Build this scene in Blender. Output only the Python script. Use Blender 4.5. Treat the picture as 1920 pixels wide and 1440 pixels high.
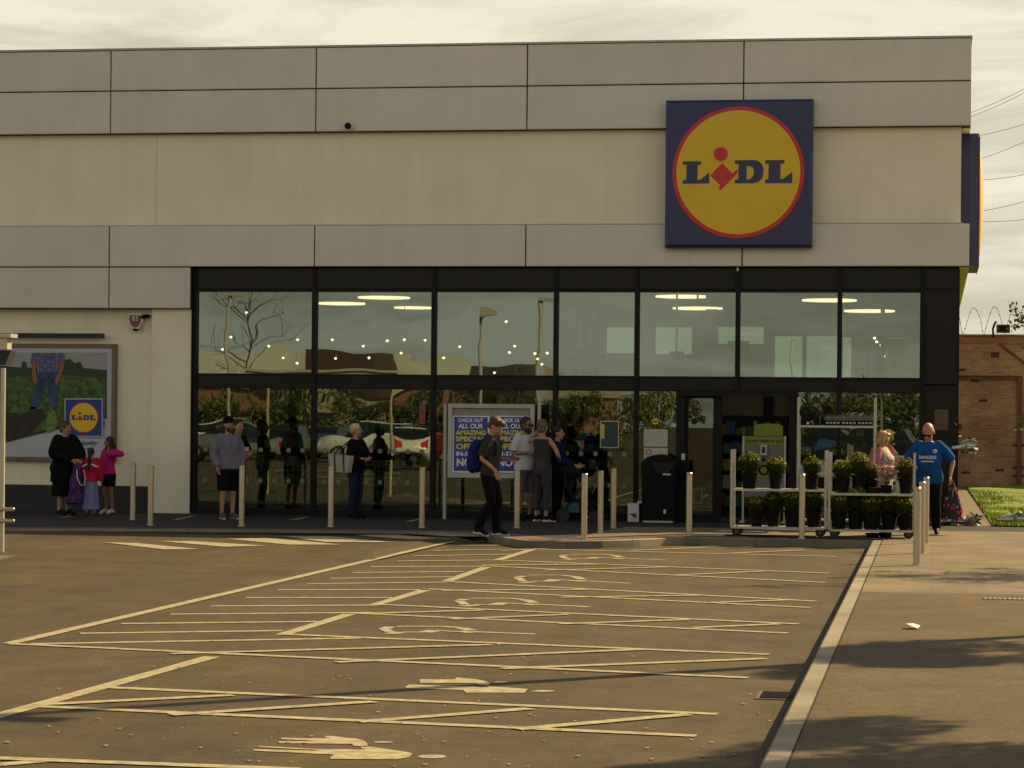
import bpy, bmesh, math, random
from mathutils import Vector, Matrix, Euler, noise
R_ = math.radians
rnd = random.Random(7)
for o in list(bpy.data.objects): bpy.data.objects.remove(o)
SC = bpy.context.scene
COL = SC.collection

# ------------------------------------------------------------------ camera
FPX = 4750.0; YAW = math.atan(790/4750.0); ROLL = 0.0093
CZ = 1.98                      # eye height above the road
cs, sn = math.cos(YAW), math.sin(YAW)
cam = bpy.data.cameras.new('camera'); camo = bpy.data.objects.new('camera', cam); COL.objects.link(camo)
cam.sensor_width = 36; cam.lens = 36*FPX/1920; cam.shift_y = 60/1920; cam.clip_end = 2000; cam.clip_start = 0.3
fw = Vector((-sn, cs, 0)); rt = Vector((cs, sn, 0)); up = Vector((0, 0, 1))
rc = rt*math.cos(ROLL)+up*math.sin(ROLL); uc = up*math.cos(ROLL)-rt*math.sin(ROLL)
m = Matrix((rc, uc, -fw)).transposed().to_4x4(); m.translation = Vector((0, 0, CZ)); camo.matrix_world = m
SC.camera = camo

# ------------------------------------------------------------------ sun, sky, exposure
SUN_AZ = R_(46); SUN_EL = R_(37)      # azimuth from +Y towards +X
sd = Vector((math.sin(SUN_AZ)*math.cos(SUN_EL), math.cos(SUN_AZ)*math.cos(SUN_EL), math.sin(SUN_EL)))
sl = bpy.data.lights.new('sun', 'SUN'); sl.energy = 5.0; sl.angle = R_(0.55); sl.color = (1.0, 0.74, 0.37)
so = bpy.data.objects.new('sun', sl); COL.objects.link(so); so.rotation_euler = sd.to_track_quat('Z', 'Y').to_euler()
wd = bpy.data.worlds.new('World'); SC.world = wd; wd.use_nodes = True
wn = wd.node_tree.nodes; wl = wd.node_tree.links; wn.clear()
wo = wn.new('ShaderNodeOutputWorld')
sky = wn.new('ShaderNodeTexSky'); sky.sky_type = 'NISHITA'; sky.sun_disc = False
sky.sun_elevation = SUN_EL; sky.sun_rotation = SUN_AZ; sky.dust_density = 4; sky.air_density = 1.2
bg1 = wn.new('ShaderNodeBackground'); bg1.inputs[1].default_value = 0.05; wl.new(sky.outputs[0], bg1.inputs[0])
tc = wn.new('ShaderNodeTexCoord'); mp = wn.new('ShaderNodeMapping'); mp.inputs['Scale'].default_value = (2.6, 2.6, 15)
wl.new(tc.outputs['Generated'], mp.inputs[0])
nz = wn.new('ShaderNodeTexNoise'); nz.inputs['Scale'].default_value = 3.2; nz.inputs['Detail'].default_value = 9
nz.inputs['Roughness'].default_value = 0.6; nz.inputs['Distortion'].default_value = 0.6; wl.new(mp.outputs[0], nz.inputs[0])
rp = wn.new('ShaderNodeValToRGB'); rp.color_ramp.elements[0].position = 0.36; rp.color_ramp.elements[1].position = 0.60
rp.color_ramp.elements[0].color = (0.38, 0.35, 0.265, 1); rp.color_ramp.elements[1].color = (0.555, 0.513, 0.405, 1)
wl.new(nz.outputs[0], rp.inputs[0])
bg2 = wn.new('ShaderNodeBackground'); bg2.inputs[1].default_value = 1.0; wl.new(rp.outputs[0], bg2.inputs[0])
mx = wn.new('ShaderNodeMixShader')      # bright cloud bank low down, thin cloud and blue overhead
sx = wn.new('ShaderNodeSeparateXYZ'); wl.new(tc.outputs['Generated'], sx.inputs[0])
mr_ = wn.new('ShaderNodeMapRange'); mr_.inputs[1].default_value = 0.30; mr_.inputs[2].default_value = 0.62; mr_.inputs[3].default_value = 0.92; mr_.inputs[4].default_value = 0.10; wl.new(sx.outputs[2], mr_.inputs[0]); wl.new(mr_.outputs[0], mx.inputs[0])
wl.new(bg1.outputs[0], mx.inputs[1]); wl.new(bg2.outputs[0], mx.inputs[2]); wl.new(mx.outputs[0], wo.inputs[0])
SC.view_settings.view_transform = 'Standard'; SC.view_settings.look = 'None'
SC.view_settings.exposure = 0.76; SC.view_settings.gamma = 1.0
try:
    SC.cycles.max_bounces = 6; SC.cycles.transparent_max_bounces = 10; SC.cycles.caustics_reflective = False; SC.cycles.caustics_refractive = False
except Exception: pass

# ------------------------------------------------------------------ surveying helpers (photo measurements -> metres in the place)
D = 45.25; ZP = 0.12
def ray(px, py):
    a = px-960; b = py-780
    u = (a*math.cos(ROLL)+b*math.sin(ROLL))/FPX; v = (a*math.sin(ROLL)-b*math.cos(ROLL))/FPX
    return Vector((-sn+u*cs, cs+u*sn, v))
def G(px, py, z=0.0):
    d = ray(px, py); t = (z-CZ)/d.z; return Vector((d.x*t, d.y*t, z))
def W(px, py, Y):
    d = ray(px, py); t = Y/d.y; return Vector((d.x*t, Y, CZ+d.z*t))

# ------------------------------------------------------------------ materials
def mat(name, col, rough=0.6, var=0.12, scale=6.0, bump=0.0, bscale=60.0, metal=0.0, spec=0.5, col2=None, stretch=None, emit=None, estr=1.0):
    m = bpy.data.materials.new(name); m.use_nodes = True; n = m.node_tree.nodes; l = m.node_tree.links
    b = n['Principled BSDF']; b.inputs['Roughness'].default_value = rough; b.inputs['Metallic'].default_value = metal
    b.inputs['Specular IOR Level'].default_value = spec
    t = n.new('ShaderNodeTexCoord'); mp = n.new('ShaderNodeMapping'); l.new(t.outputs['Object'], mp.inputs[0])
    if stretch: mp.inputs['Scale'].default_value = stretch
    nz = n.new('ShaderNodeTexNoise'); nz.inputs['Scale'].default_value = scale; nz.inputs['Detail'].default_value = 6; l.new(mp.outputs[0], nz.inputs[0])
    r = n.new('ShaderNodeValToRGB'); r.color_ramp.elements[0].position = 0.3; r.color_ramp.elements[1].position = 0.72
    c1 = tuple(c*(1-var) for c in col); c2 = col2 or tuple(min(1, c*(1+var)) for c in col)
    r.color_ramp.elements[0].color = (*c1, 1); r.color_ramp.elements[1].color = (*c2, 1)
    l.new(nz.outputs[0], r.inputs[0]); l.new(r.outputs[0], b.inputs['Base Color'])
    if bump:
        n2 = n.new('ShaderNodeTexNoise'); n2.inputs['Scale'].default_value = bscale; n2.inputs['Detail'].default_value = 4; l.new(mp.outputs[0], n2.inputs[0])
        bp = n.new('ShaderNodeBump'); bp.inputs['Strength'].default_value = bump; bp.inputs['Distance'].default_value = 0.02
        l.new(n2.outputs[0], bp.inputs['Height']); l.new(bp.outputs[0], b.inputs['Normal'])
    if emit:
        b.inputs['Emission Color'].default_value = (*emit, 1); b.inputs['Emission Strength'].default_value = estr
    return m

def asphalt(name, c_lo, c_hi, speck, patch=0.25):
    m = bpy.data.materials.new(name); m.use_nodes = True; n = m.node_tree.nodes; l = m.node_tree.links
    b = n['Principled BSDF']; b.inputs['Roughness'].default_value = 0.85; b.inputs['Specular IOR Level'].default_value = 0.3
    t = n.new('ShaderNodeTexCoord')
    def nt(s, d, rough=0.5, st=None):
        x = n.new('ShaderNodeTexNoise'); x.inputs['Scale'].default_value = s; x.inputs['Detail'].default_value = d; x.inputs['Roughness'].default_value = rough
        if st:
            mp = n.new('ShaderNodeMapping'); mp.inputs['Scale'].default_value = st; l.new(t.outputs['Object'], mp.inputs[0]); l.new(mp.outputs[0], x.inputs[0])
        else: l.new(t.outputs['Object'], x.inputs[0])
        return x
    big = nt(0.35, 5, 0.6); tyre = nt(0.9, 5, 0.6, (1.4, 0.25, 1)); fine = nt(55, 3, 0.7); mid = nt(9, 5, 0.7)
    r = n.new('ShaderNodeValToRGB'); r.color_ramp.elements[0].position = 0.33; r.color_ramp.elements[1].position = 0.67
    r.color_ramp.elements[0].color = (*c_lo, 1); r.color_ramp.elements[1].color = (*c_hi, 1)
    a = n.new('ShaderNodeMath'); a.operation = 'ADD'; l.new(big.outputs[0], a.inputs[0]); l.new(tyre.outputs[0], a.inputs[1])
    h = n.new('ShaderNodeMath'); h.operation = 'MULTIPLY'; h.inputs[1].default_value = 0.5; l.new(a.outputs[0], h.inputs[0]); l.new(h.outputs[0], r.inputs[0])
    def mul(src, node, lo, hi, f):
        rr = n.new('ShaderNodeMapRange'); rr.inputs[1].default_value = 0.3; rr.inputs[2].default_value = 0.7; rr.inputs[3].default_value = lo; rr.inputs[4].default_value = hi
        l.new(node.outputs[0], rr.inputs[0]); mm = n.new('ShaderNodeMix'); mm.data_type = 'RGBA'; mm.blend_type = 'MULTIPLY'; mm.inputs[0].default_value = f
        l.new(src, mm.inputs[6]); l.new(rr.outputs[0], mm.inputs[7]); return mm.outputs[2]
    o = mul(r.outputs[0], fine, 0.45, 1.55, speck); o = mul(o, mid, 0.70, 1.25, 0.8)
    ck = nt(0.55, 6, 0.62); s1 = n.new('ShaderNodeMath'); s1.operation = 'SUBTRACT'; s1.inputs[1].default_value = 0.5; l.new(ck.outputs[0], s1.inputs[0])
    s2 = n.new('ShaderNodeMath'); s2.operation = 'ABSOLUTE'; l.new(s1.outputs[0], s2.inputs[0]); s3 = n.new('ShaderNodeMapRange'); s3.inputs[1].default_value = 0.0015; s3.inputs[2].default_value = 0.005; s3.inputs[3].default_value = 0.62; s3.inputs[4].default_value = 1.0; l.new(s2.outputs[0], s3.inputs[0])
    m3 = n.new('ShaderNodeMix'); m3.data_type = 'RGBA'; m3.blend_type = 'MULTIPLY'; m3.inputs[0].default_value = 0.8; l.new(o, m3.inputs[6]); l.new(s3.outputs[0], m3.inputs[7]); o = m3.outputs[2]
    st = nt(1.7, 3, 0.55); o = mul(o, st, 0.66, 1.10, 0.85)
    v = n.new('ShaderNodeTexVoronoi'); v.inputs['Scale'].default_value = 3.1; l.new(t.outputs['Object'], v.inputs[0])
    vr = n.new('ShaderNodeValToRGB'); vr.color_ramp.elements[0].position = 0.018; vr.color_ramp.elements[1].position = 0.035
    vr.color_ramp.elements[0].color = (1, 1, 1, 1); vr.color_ramp.elements[1].color = (0, 0, 0, 1); l.new(v.outputs['Distance'], vr.inputs[0])
    gm = n.new('ShaderNodeMix'); gm.data_type = 'RGBA'; l.new(vr.outputs[0], gm.inputs[0]); l.new(o, gm.inputs[6]); gm.inputs[7].default_value = (c_hi[0]*2.3, c_hi[1]*2.3, c_hi[2]*2.3, 1)
    l.new(gm.outputs[2], b.inputs['Base Color'])
    bp = n.new('ShaderNodeBump'); bp.inputs['Strength'].default_value = 0.5; bp.inputs['Distance'].default_value = 0.008
    l.new(fine.outputs[0], bp.inputs['Height']); l.new(bp.outputs[0], b.inputs['Normal'])
    return m

def facade_mat(name, col, rough, streak, rand, spec=0.4):
    """painted facade with faint rain streaks, soiling and a little panel to panel difference"""
    m = mat(name, col, rough, 0.045, 1.1, 0.05, 2.0, spec=spec); n = m.node_tree.nodes; l = m.node_tree.links; b = n['Principled BSDF']; src = b.inputs['Base Color'].links[0].from_socket
    t = n.new('ShaderNodeTexCoord'); mp = n.new('ShaderNodeMapping'); mp.inputs['Scale'].default_value = (3.2, 3.2, 0.16); l.new(t.outputs['Object'], mp.inputs[0])
    nz = n.new('ShaderNodeTexNoise'); nz.inputs['Scale'].default_value = 1.6; nz.inputs['Detail'].default_value = 7; nz.inputs['Roughness'].default_value = .62; l.new(mp.outputs[0], nz.inputs[0])
    mr = n.new('ShaderNodeMapRange'); mr.inputs[1].default_value = .42; mr.inputs[2].default_value = .68; mr.inputs[3].default_value = 1; mr.inputs[4].default_value = 1-streak; l.new(nz.outputs[0], mr.inputs[0])
    oi = n.new('ShaderNodeObjectInfo'); m2 = n.new('ShaderNodeMapRange'); m2.inputs[3].default_value = 1-rand; m2.inputs[4].default_value = 1; l.new(oi.outputs['Random'], m2.inputs[0])
    mu = n.new('ShaderNodeMath'); mu.operation = 'MULTIPLY'; l.new(mr.outputs[0], mu.inputs[0]); l.new(m2.outputs[0], mu.inputs[1])
    mx = n.new('ShaderNodeMix'); mx.data_type = 'RGBA'; mx.blend_type = 'MULTIPLY'; mx.inputs[0].default_value = 1; l.new(src, mx.inputs[6]); l.new(mu.outputs[0], mx.inputs[7]); l.new(mx.outputs[2], b.inputs['Base Color'])
    return m

def tiles(name, c1, c2, mortar, bw, bh, msize, vertical=True, rough=0.85, offset=0.5, bump=0.5, spots=None):
    m = bpy.data.materials.new(name); m.use_nodes = True; n = m.node_tree.nodes; l = m.node_tree.links
    b = n['Principled BSDF']; b.inputs['Roughness'].default_value = rough
    t = n.new('ShaderNodeTexCoord'); src = t.outputs['Object']
    if vertical:
        sp = n.new('ShaderNodeSeparateXYZ'); cb = n.new('ShaderNodeCombineXYZ'); l.new(src, sp.inputs[0])
        ad = n.new('ShaderNodeMath'); ad.operation = 'ADD'; l.new(sp.outputs[0], ad.inputs[0]); l.new(sp.outputs[1], ad.inputs[1])
        l.new(ad.outputs[0], cb.inputs[0]); l.new(sp.outputs[2], cb.inputs[1]); src = cb.outputs[0]
    br = n.new('ShaderNodeTexBrick'); l.new(src, br.inputs[0]); br.offset = offset
    br.inputs['Color1'].default_value = (*c1, 1); br.inputs['Color2'].default_value = (*c2, 1); br.inputs['Mortar'].default_value = (*mortar, 1)
    br.inputs['Scale'].default_value = 1; br.inputs['Brick Width'].default_value = bw; br.inputs['Row Height'].default_value = bh
    br.inputs['Mortar Size'].default_value = msize; br.inputs['Mortar Smooth'].default_value = 0.2
    nz = n.new('ShaderNodeTexNoise'); nz.inputs['Scale'].default_value = 1.1; nz.inputs['Detail'].default_value = 7; l.new(t.outputs['Object'], nz.inputs[0])
    mr = n.new('ShaderNodeMapRange'); mr.inputs[1].default_value = 0.3; mr.inputs[2].default_value = 0.7; mr.inputs[3].default_value = 0.62; mr.inputs[4].default_value = 1.3
    l.new(nz.outputs[0], mr.inputs[0])
    mm = n.new('ShaderNodeMix'); mm.data_type = 'RGBA'; mm.blend_type = 'MULTIPLY'; mm.inputs[0].default_value = 0.9
    l.new(br.outputs[0], mm.inputs[6]); l.new(mr.outputs[0], mm.inputs[7]); out = mm.outputs[2]
    if spots:
        mp = n.new('ShaderNodeMapping'); mp.inputs['Scale'].default_value = (1/bw, 1/bh, 1); l.new(src, mp.inputs[0])
        vo = n.new('ShaderNodeTexWhiteNoise'); vo.noise_dimensions = '2D'
        fl = n.new('ShaderNodeVectorMath'); fl.operation = 'FLOOR'; l.new(mp.outputs[0], fl.inputs[0]); l.new(fl.outputs[0], vo.inputs[0])
        gt = n.new('ShaderNodeMath'); gt.operation = 'GREATER_THAN'; gt.inputs[1].default_value = 0.955; l.new(vo.outputs[0], gt.inputs[0])
        m2 = n.new('ShaderNodeMix'); m2.data_type = 'RGBA'; l.new(gt.outputs[0], m2.inputs[0]); l.new(out, m2.inputs[6]); m2.inputs[7].default_value = (*spots, 1); out = m2.outputs[2]
    l.new(out, b.inputs['Base Color'])
    bp = n.new('ShaderNodeBump'); bp.inputs['Strength'].default_value = bump; bp.inputs['Distance'].default_value = 0.01; bp.invert = True
    l.new(br.outputs['Fac'], bp.inputs['Height']); l.new(bp.outputs[0], b.inputs['Normal'])
    return m

def glass_mat(name, tint, refl, wav=0.0):
    m = bpy.data.materials.new(name); m.use_nodes = True; n = m.node_tree.nodes; l = m.node_tree.links
    out = n['Material Output']; n.remove(n['Principled BSDF'])
    tr = n.new('ShaderNodeBsdfTransparent'); tr.inputs[0].default_value = (*tint, 1)
    gl = n.new('ShaderNodeBsdfGlossy'); gl.inputs['Roughness'].default_value = 0.004; gl.inputs[0].default_value = (0.90, 0.99, 0.92, 1)
    fr = n.new('ShaderNodeFresnel'); fr.inputs[0].default_value = 1.5
    mr = n.new('ShaderNodeMapRange'); mr.inputs[3].default_value = refl; mr.inputs[4].default_value = 1.0; mr.inputs[1].default_value = 0.04; l.new(fr.outputs[0], mr.inputs[0])
    mx = n.new('ShaderNodeMixShader'); l.new(mr.outputs[0], mx.inputs[0]); l.new(tr.outputs[0], mx.inputs[1]); l.new(gl.outputs[0], mx.inputs[2]); l.new(mx.outputs[0], out.inputs[0])
    if wav:
        t = n.new('ShaderNodeTexCoord'); nz = n.new('ShaderNodeTexNoise'); nz.inputs['Scale'].default_value = 0.9; nz.inputs['Detail'].default_value = 1
        mp = n.new('ShaderNodeMapping'); mp.inputs['Scale'].default_value = (1, 1, 1.6); l.new(t.outputs['Object'], mp.inputs[0]); l.new(mp.outputs[0], nz.inputs[0])
        bp = n.new('ShaderNodeBump'); bp.inputs['Strength'].default_value = wav; bp.inputs['Distance'].default_value = 0.02
        l.new(nz.outputs[0], bp.inputs['Height']); l.new(bp.outputs[0], gl.inputs['Normal'])
    return m

M = {}
M['road'] = asphalt('asphalt_road', (0.045, 0.0315, 0.0128), (0.088, 0.061, 0.0245), 0.8)
M['path'] = asphalt('asphalt_path', (0.070, 0.048, 0.020), (0.102, 0.071, 0.030), 0.8)
M['slab'] = tiles('concrete_slabs', (0.128, 0.097, 0.050), (0.140, 0.106, 0.055), (0.105, 0.08, 0.043), 0.6, 0.6, 0.005, False, 0.85, 0.0, 0.3)
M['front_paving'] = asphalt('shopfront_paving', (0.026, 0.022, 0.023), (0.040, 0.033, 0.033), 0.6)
M['block'] = tiles('block_strip', (0.12, 0.06, 0.045), (0.16, 0.085, 0.06), (0.07, 0.05, 0.04), 0.2, 0.1, 0.006, False)
M['kerb'] = tiles('kerb_stone', (0.185, 0.16, 0.11), (0.22, 0.19, 0.13), (0.09, 0.075, 0.05), 0.9, 5.0, 0.008, False, 0.8, 0.0, 0.4)
M['kerbdark'] = mat('kerb_grey', (0.20, 0.185, 0.15), 0.85, 0.25, 4)
M['line'] = mat('road_paint', (0.40, 0.345, 0.20), 0.75, 0.52, 11, 0.15, 120, col2=(0.42, 0.36, 0.21))
M['panel'] = facade_mat('cladding_panel', (0.70, 0.66, 0.57), 0.42, 0.045, 0.08)
M['render'] = facade_mat('cream_render', (0.86, 0.79, 0.60), 0.9, 0.055, 0.0)
M['gap'] = mat('joint_shadow_gap', (0.02, 0.018, 0.016), 0.9)
M['coping'] = mat('coping_metal', (0.42, 0.40, 0.35), 0.45, 0.06, 3, metal=0.2)
M['plinth'] = mat('plinth_render', (0.032, 0.034, 0.037), 0.85, 0.2, 3)
M['frame'] = mat('dark_window_frame', (0.008, 0.007, 0.007), 0.5, 0.1, 3, spec=0.2)
M['spandrel'] = mat('dark_spandrel', (0.008, 0.007, 0.007), 0.3, 0.15, 1.5, spec=0.22)
M['glass'] = glass_mat('shop_glass', (0.78, 0.85, 0.80), 0.14, 0.10)
M['glasslow'] = glass_mat('shop_glass_lower', (0.62, 0.70, 0.60), 0.13, 0.10)
M['doorglass'] = glass_mat('door_glass', (0.6, 0.64, 0.58), 0.08, 0.0)
M['clear'] = glass_mat('clear_glass', (0.9, 0.92, 0.9), 0.06, 0.0)
M['blue'] = mat('sign_blue', (0.016, 0.024, 0.105), 0.35, 0.08, 2)
M['bluebright'] = mat('sign_blue_print', (0.012, 0.035, 0.25), 0.5, 0.05, 2)
M['yellow'] = mat('sign_yellow', (0.74, 0.49, 0.008), 0.4, 0.05, 2)
M['red'] = mat('sign_red', (0.58, 0.016, 0.02), 0.4, 0.06, 2)
M['steel'] = mat('brushed_steel', (0.50, 0.43, 0.32), 0.32, 0.12, 20, metal=0.85, stretch=(8, 8, 0.4))
M['galv'] = mat('galvanised_steel', (0.46, 0.44, 0.38), 0.45, 0.15, 12, metal=0.6)
M['rust'] = mat('rusty_steel', (0.14, 0.07, 0.035), 0.8, 0.3, 20)
M['alu'] = mat('noticeboard_aluminium', (0.40, 0.40, 0.36), 0.45, 0.06, 6, metal=0.3)
M['black'] = mat('black_plastic', (0.005, 0.0055, 0.006), 0.6, 0.15, 8, spec=0.15)
M['blacklid'] = mat('bin_plastic', (0.004, 0.005, 0.008), 0.6, 0.15, 8, spec=0.15)
M['rubber'] = mat('rubber', (0.02, 0.018, 0.016), 0.8)
M['white'] = mat('white_plastic', (0.62, 0.61, 0.57), 0.45, 0.05, 6)
M['paper'] = mat('paper', (0.50, 0.50, 0.40), 0.8, 0.06, 5)
M['brick'] = tiles('old_brick', (0.34, 0.165, 0.088), (0.46, 0.26, 0.138), (0.38, 0.27, 0.17), 0.235, 0.078, 0.010, True, 0.9, 0.5, 0.6, spots=(0.10, 0.04, 0.025))
M['brickdark'] = tiles('dark_brick_course', (0.20, 0.062, 0.035), (0.25, 0.09, 0.05), (0.16, 0.10, 0.07), 0.12, 0.078, 0.010, True, 0.9, 0.5, 0.6)
M['brickred'] = tiles('red_brick_top', (0.40, 0.14, 0.08), (0.46, 0.19, 0.11), (0.25, 0.16, 0.10), 0.235, 0.078, 0.010, True, 0.9, 0.5, 0.6)
M['grass'] = mat('lawn_soil_green', (0.14, 0.19, 0.016), 0.9, 0.3, 2.5, 0.6, 40)
M['blade'] = mat('grass_blades', (0.26, 0.32, 0.012), 0.8, 0.35, 1.2)
M['foil'] = glass_mat('clear_cellophane', (0.93, 0.94, 0.9), 0.22, 0.9)
M['skin'] = mat('skin', (0.42, 0.21, 0.13), 0.55, 0.08, 12)
M['skind'] = mat('skin_tanned', (0.26, 0.125, 0.075), 0.55, 0.08, 12)
M['eye'] = mat('eye_dark', (0.02, 0.015, 0.012), 0.3)
M['lip'] = mat('lips', (0.30, 0.09, 0.07), 0.5)
M['concrete'] = mat('interior_grey', (0.45, 0.45, 0.40), 0.9, 0.08, 1)
M['ceil'] = mat('interior_ceiling', (0.60, 0.60, 0.54), 0.9, 0.05, 1)
M['intfloor'] = mat('interior_floor_tile', (0.12, 0.115, 0.10), 0.35, 0.1, 2)
M['lampglow'] = mat('lit_disc_lamp', (0.8, 0.75, 0.6), 0.5, 0.02, emit=(1.0, 0.74, 0.46), estr=1.25)
M['spotglow'] = mat('lit_spot_lamp', (0.8, 0.75, 0.6), 0.5, 0.02, emit=(1.0, 0.72, 0.38), estr=2.6)
def fab(name, c, var=0.22, sc=9): 
    if name not in M: M[name] = mat(name, c, 0.88, var, sc, 1.0, 11, stretch=(1, 1, .6), spec=0.12)
    return M[name]

# ------------------------------------------------------------------ mesh builder
class MB:
    def __init__(s): s.v = []; s.f = []; s.m = []; s.sm = []
    def add(s, vs, fs, mi=0, smooth=False):
        b = len(s.v); s.v += [Vector(v) for v in vs]
        for f in fs: s.f.append([b+i for i in f]); s.m.append(mi); s.sm.append(smooth)
        return s
    def box(s, x0, x1, y0, y1, z0, z1, mi=0):
        x0, x1 = min(x0, x1), max(x0, x1); y0, y1 = min(y0, y1), max(y0, y1); z0, z1 = min(z0, z1), max(z0, z1)
        v = [(x0,y0,z0),(x1,y0,z0),(x1,y1,z0),(x0,y1,z0),(x0,y0,z1),(x1,y0,z1),(x1,y1,z1),(x0,y1,z1)]
        return s.add(v, [(0,3,2,1),(4,5,6,7),(0,1,5,4),(1,2,6,5),(2,3,7,6),(3,0,4,7)], mi)
    def cyl(s, p0, p1, r0, r1=None, n=12, mi=0, smooth=True, cap=True):
        p0 = Vector(p0); p1 = Vector(p1); r1 = r0 if r1 is None else r1
        d = (p1-p0); L = d.length
        if L < 1e-6: return s
        q = d.to_track_quat('Z', 'Y'); vs = []
        for p, r in ((p0, r0), (p1, r1)):
            for i in range(n):
                a = 2*math.pi*i/n; vs.append(p+q@Vector((math.cos(a)*r, math.sin(a)*r, 0)))
        s.add(vs, [(i, (i+1) % n, n+(i+1) % n, n+i) for i in range(n)], mi, smooth)
        if cap: s.add(vs, [tuple(range(n-1, -1, -1)), tuple(range(n, 2*n))], mi, False)
        return s
    def loft(s, rings, mi=0, smooth=True, cap=True):
        n = len(rings[0]); vs = [v for r in rings for v in r]; fs = []
        for k in range(len(rings)-1):
            for i in range(n): fs.append((k*n+i, k*n+(i+1) % n, (k+1)*n+(i+1) % n, (k+1)*n+i))
        s.add(vs, fs, mi, smooth)
        if cap: s.add(vs, [tuple(range(n-1, -1, -1)), tuple(range((len(rings)-1)*n, len(rings)*n))], mi, False)
        return s
    def ell(s, c, r, mi=0, rot=None, nu=14, nv=9, jit=0.0, seed=0):
        c = Vector(c); r = Vector(r) if hasattr(r, '__len__') else Vector((r, r, r)); q = rot or Matrix.Identity(3)
        vs = []; fs = []
        for j in range(nv+1):
            t = math.pi*j/nv
            for i in range(nu):
                a = 2*math.pi*i/nu; d = Vector((math.sin(t)*math.cos(a), math.sin(t)*math.sin(a), math.cos(t)))
                k = 1+jit*noise.noise(d*2.3+Vector((seed, seed*.7, 0))) if jit else 1
                vs.append(c+q@Vector((d.x*r.x*k, d.y*r.y*k, d.z*r.z*k)))
        for j in range(nv):
            for i in range(nu):
                a = j*nu+i; b = j*nu+(i+1) % nu; fs.append((a+nu, b+nu, b, a))
        # weld the poles
        base = len(s.v); s.v += vs
        for f in fs:
            g = []
            for i in f:
                if i < nu: i = 0
                if i >= nv*nu: i = nv*nu
                if not g or g[-1] != base+i: g.append(base+i)
            if g[0] == g[-1]: g = g[:-1]
            if len(g) > 2: s.f.append(g); s.m.append(mi); s.sm.append(True)
        return s
    def path(s, pts, r, n=8, mi=0, flat=None):
        pts = [Vector(p) for p in pts]; rr = r if hasattr(r, '__len__') else [r]*len(pts); rings = []; q0 = None
        for k, p in enumerate(pts):
            d = (pts[min(k+1, len(pts)-1)]-pts[max(k-1, 0)]).normalized()
            if q0 is None:
                u = d.orthogonal().normalized()
            else:
                u = (q0-d*q0.dot(d)).normalized()
            q0 = u; w = d.cross(u)
            rings.append([p+(u*math.cos(2*math.pi*i/n)+w*math.sin(2*math.pi*i/n))*rr[k] for i in range(n)])
        return s.loft(rings, mi)
    def prism(s, poly, nvec, mi=0):      # polygon (list of points) extruded along nvec
        poly = [Vector(p) for p in poly]; n = len(poly); nv = Vector(nvec)
        vs = poly+[p+nv for p in poly]
        return s.add(vs, [tuple(range(n)), tuple(range(2*n-1, n-1, -1))]+[(i, i+n, (i+1) % n+n, (i+1) % n) for i in range(n)], mi)
    def fix(s, me):
        bm = bmesh.new(); bm.from_mesh(me); bmesh.ops.remove_doubles(bm, verts=bm.verts, dist=1e-6)
        bmesh.ops.recalc_face_normals(bm, faces=bm.faces); bm.to_mesh(me); bm.free()
    def build(s, name, mats, parent=None, local=False, fix=False):
        me = bpy.data.meshes.new(name)
        off = Vector((0, 0, 0))
        if parent is not None and not local: off = wloc(parent)
        me.from_pydata([v-off for v in s.v], [], s.f)
        for mm in (mats if isinstance(mats, (list, tuple)) else [mats]): me.materials.append(mm)
        me.polygons.foreach_set('material_index', s.m); me.polygons.foreach_set('use_smooth', s.sm)
        me.update()
        if fix: s.fix(me)
        o = bpy.data.objects.new(name, me); COL.objects.link(o)
        if parent is not None: o.parent = parent
        return o
def wloc(o):
    v = Vector((0, 0, 0))
    while o is not None: v = v+o.location; o = o.parent
    return v
def tag(o, label=None, cat=None, group=None, kind=None):
    if label: o['label'] = label
    if cat: o['category'] = cat
    if group: o['group'] = group
    if kind: o['kind'] = kind
    return o
def thing(name, label, cat, loc=(0, 0, 0), rz=0, group=None):
    o = bpy.data.objects.new(name, None); COL.objects.link(o); o.location = loc; o.rotation_euler = (0, 0, rz); o.empty_display_size = 0.3
    return tag(o, label, cat, group)
def struct(name, mb, m): return tag(mb.build(name, m), kind='structure')
def dup(root, loc=None, rz=None, label=None, group=None, parent=None):
    kids = [c for c in bpy.data.objects if c.parent == root] if root.name not in KIDS else KIDS[root.name]
    KIDS[root.name] = kids
    r = root.copy(); COL.objects.link(r)
    if parent is not None: r.parent = parent
    if loc is not None: r.location = loc
    if rz is not None: r.rotation_euler = (0, 0, rz)
    if label: r['label'] = label
    if group: r['group'] = group
    for c in kids: dup(c, parent=r)
    return r
KIDS = {}
def textmesh(body, size, bold=0.0, align='CENTER', shear=0.0, spacing=1.0):
    c = bpy.data.curves.new('txt', 'FONT'); c.body = body; c.size = size; c.offset = bold*size; c.align_x = align; c.align_y = 'CENTER'; c.shear = shear; c.space_character = spacing
    o = bpy.data.objects.new('txt', c); COL.objects.link(o); dg = bpy.context.evaluated_depsgraph_get()
    me = bpy.data.meshes.new_from_object(o.evaluated_get(dg)); bpy.data.objects.remove(o); return me
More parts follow.
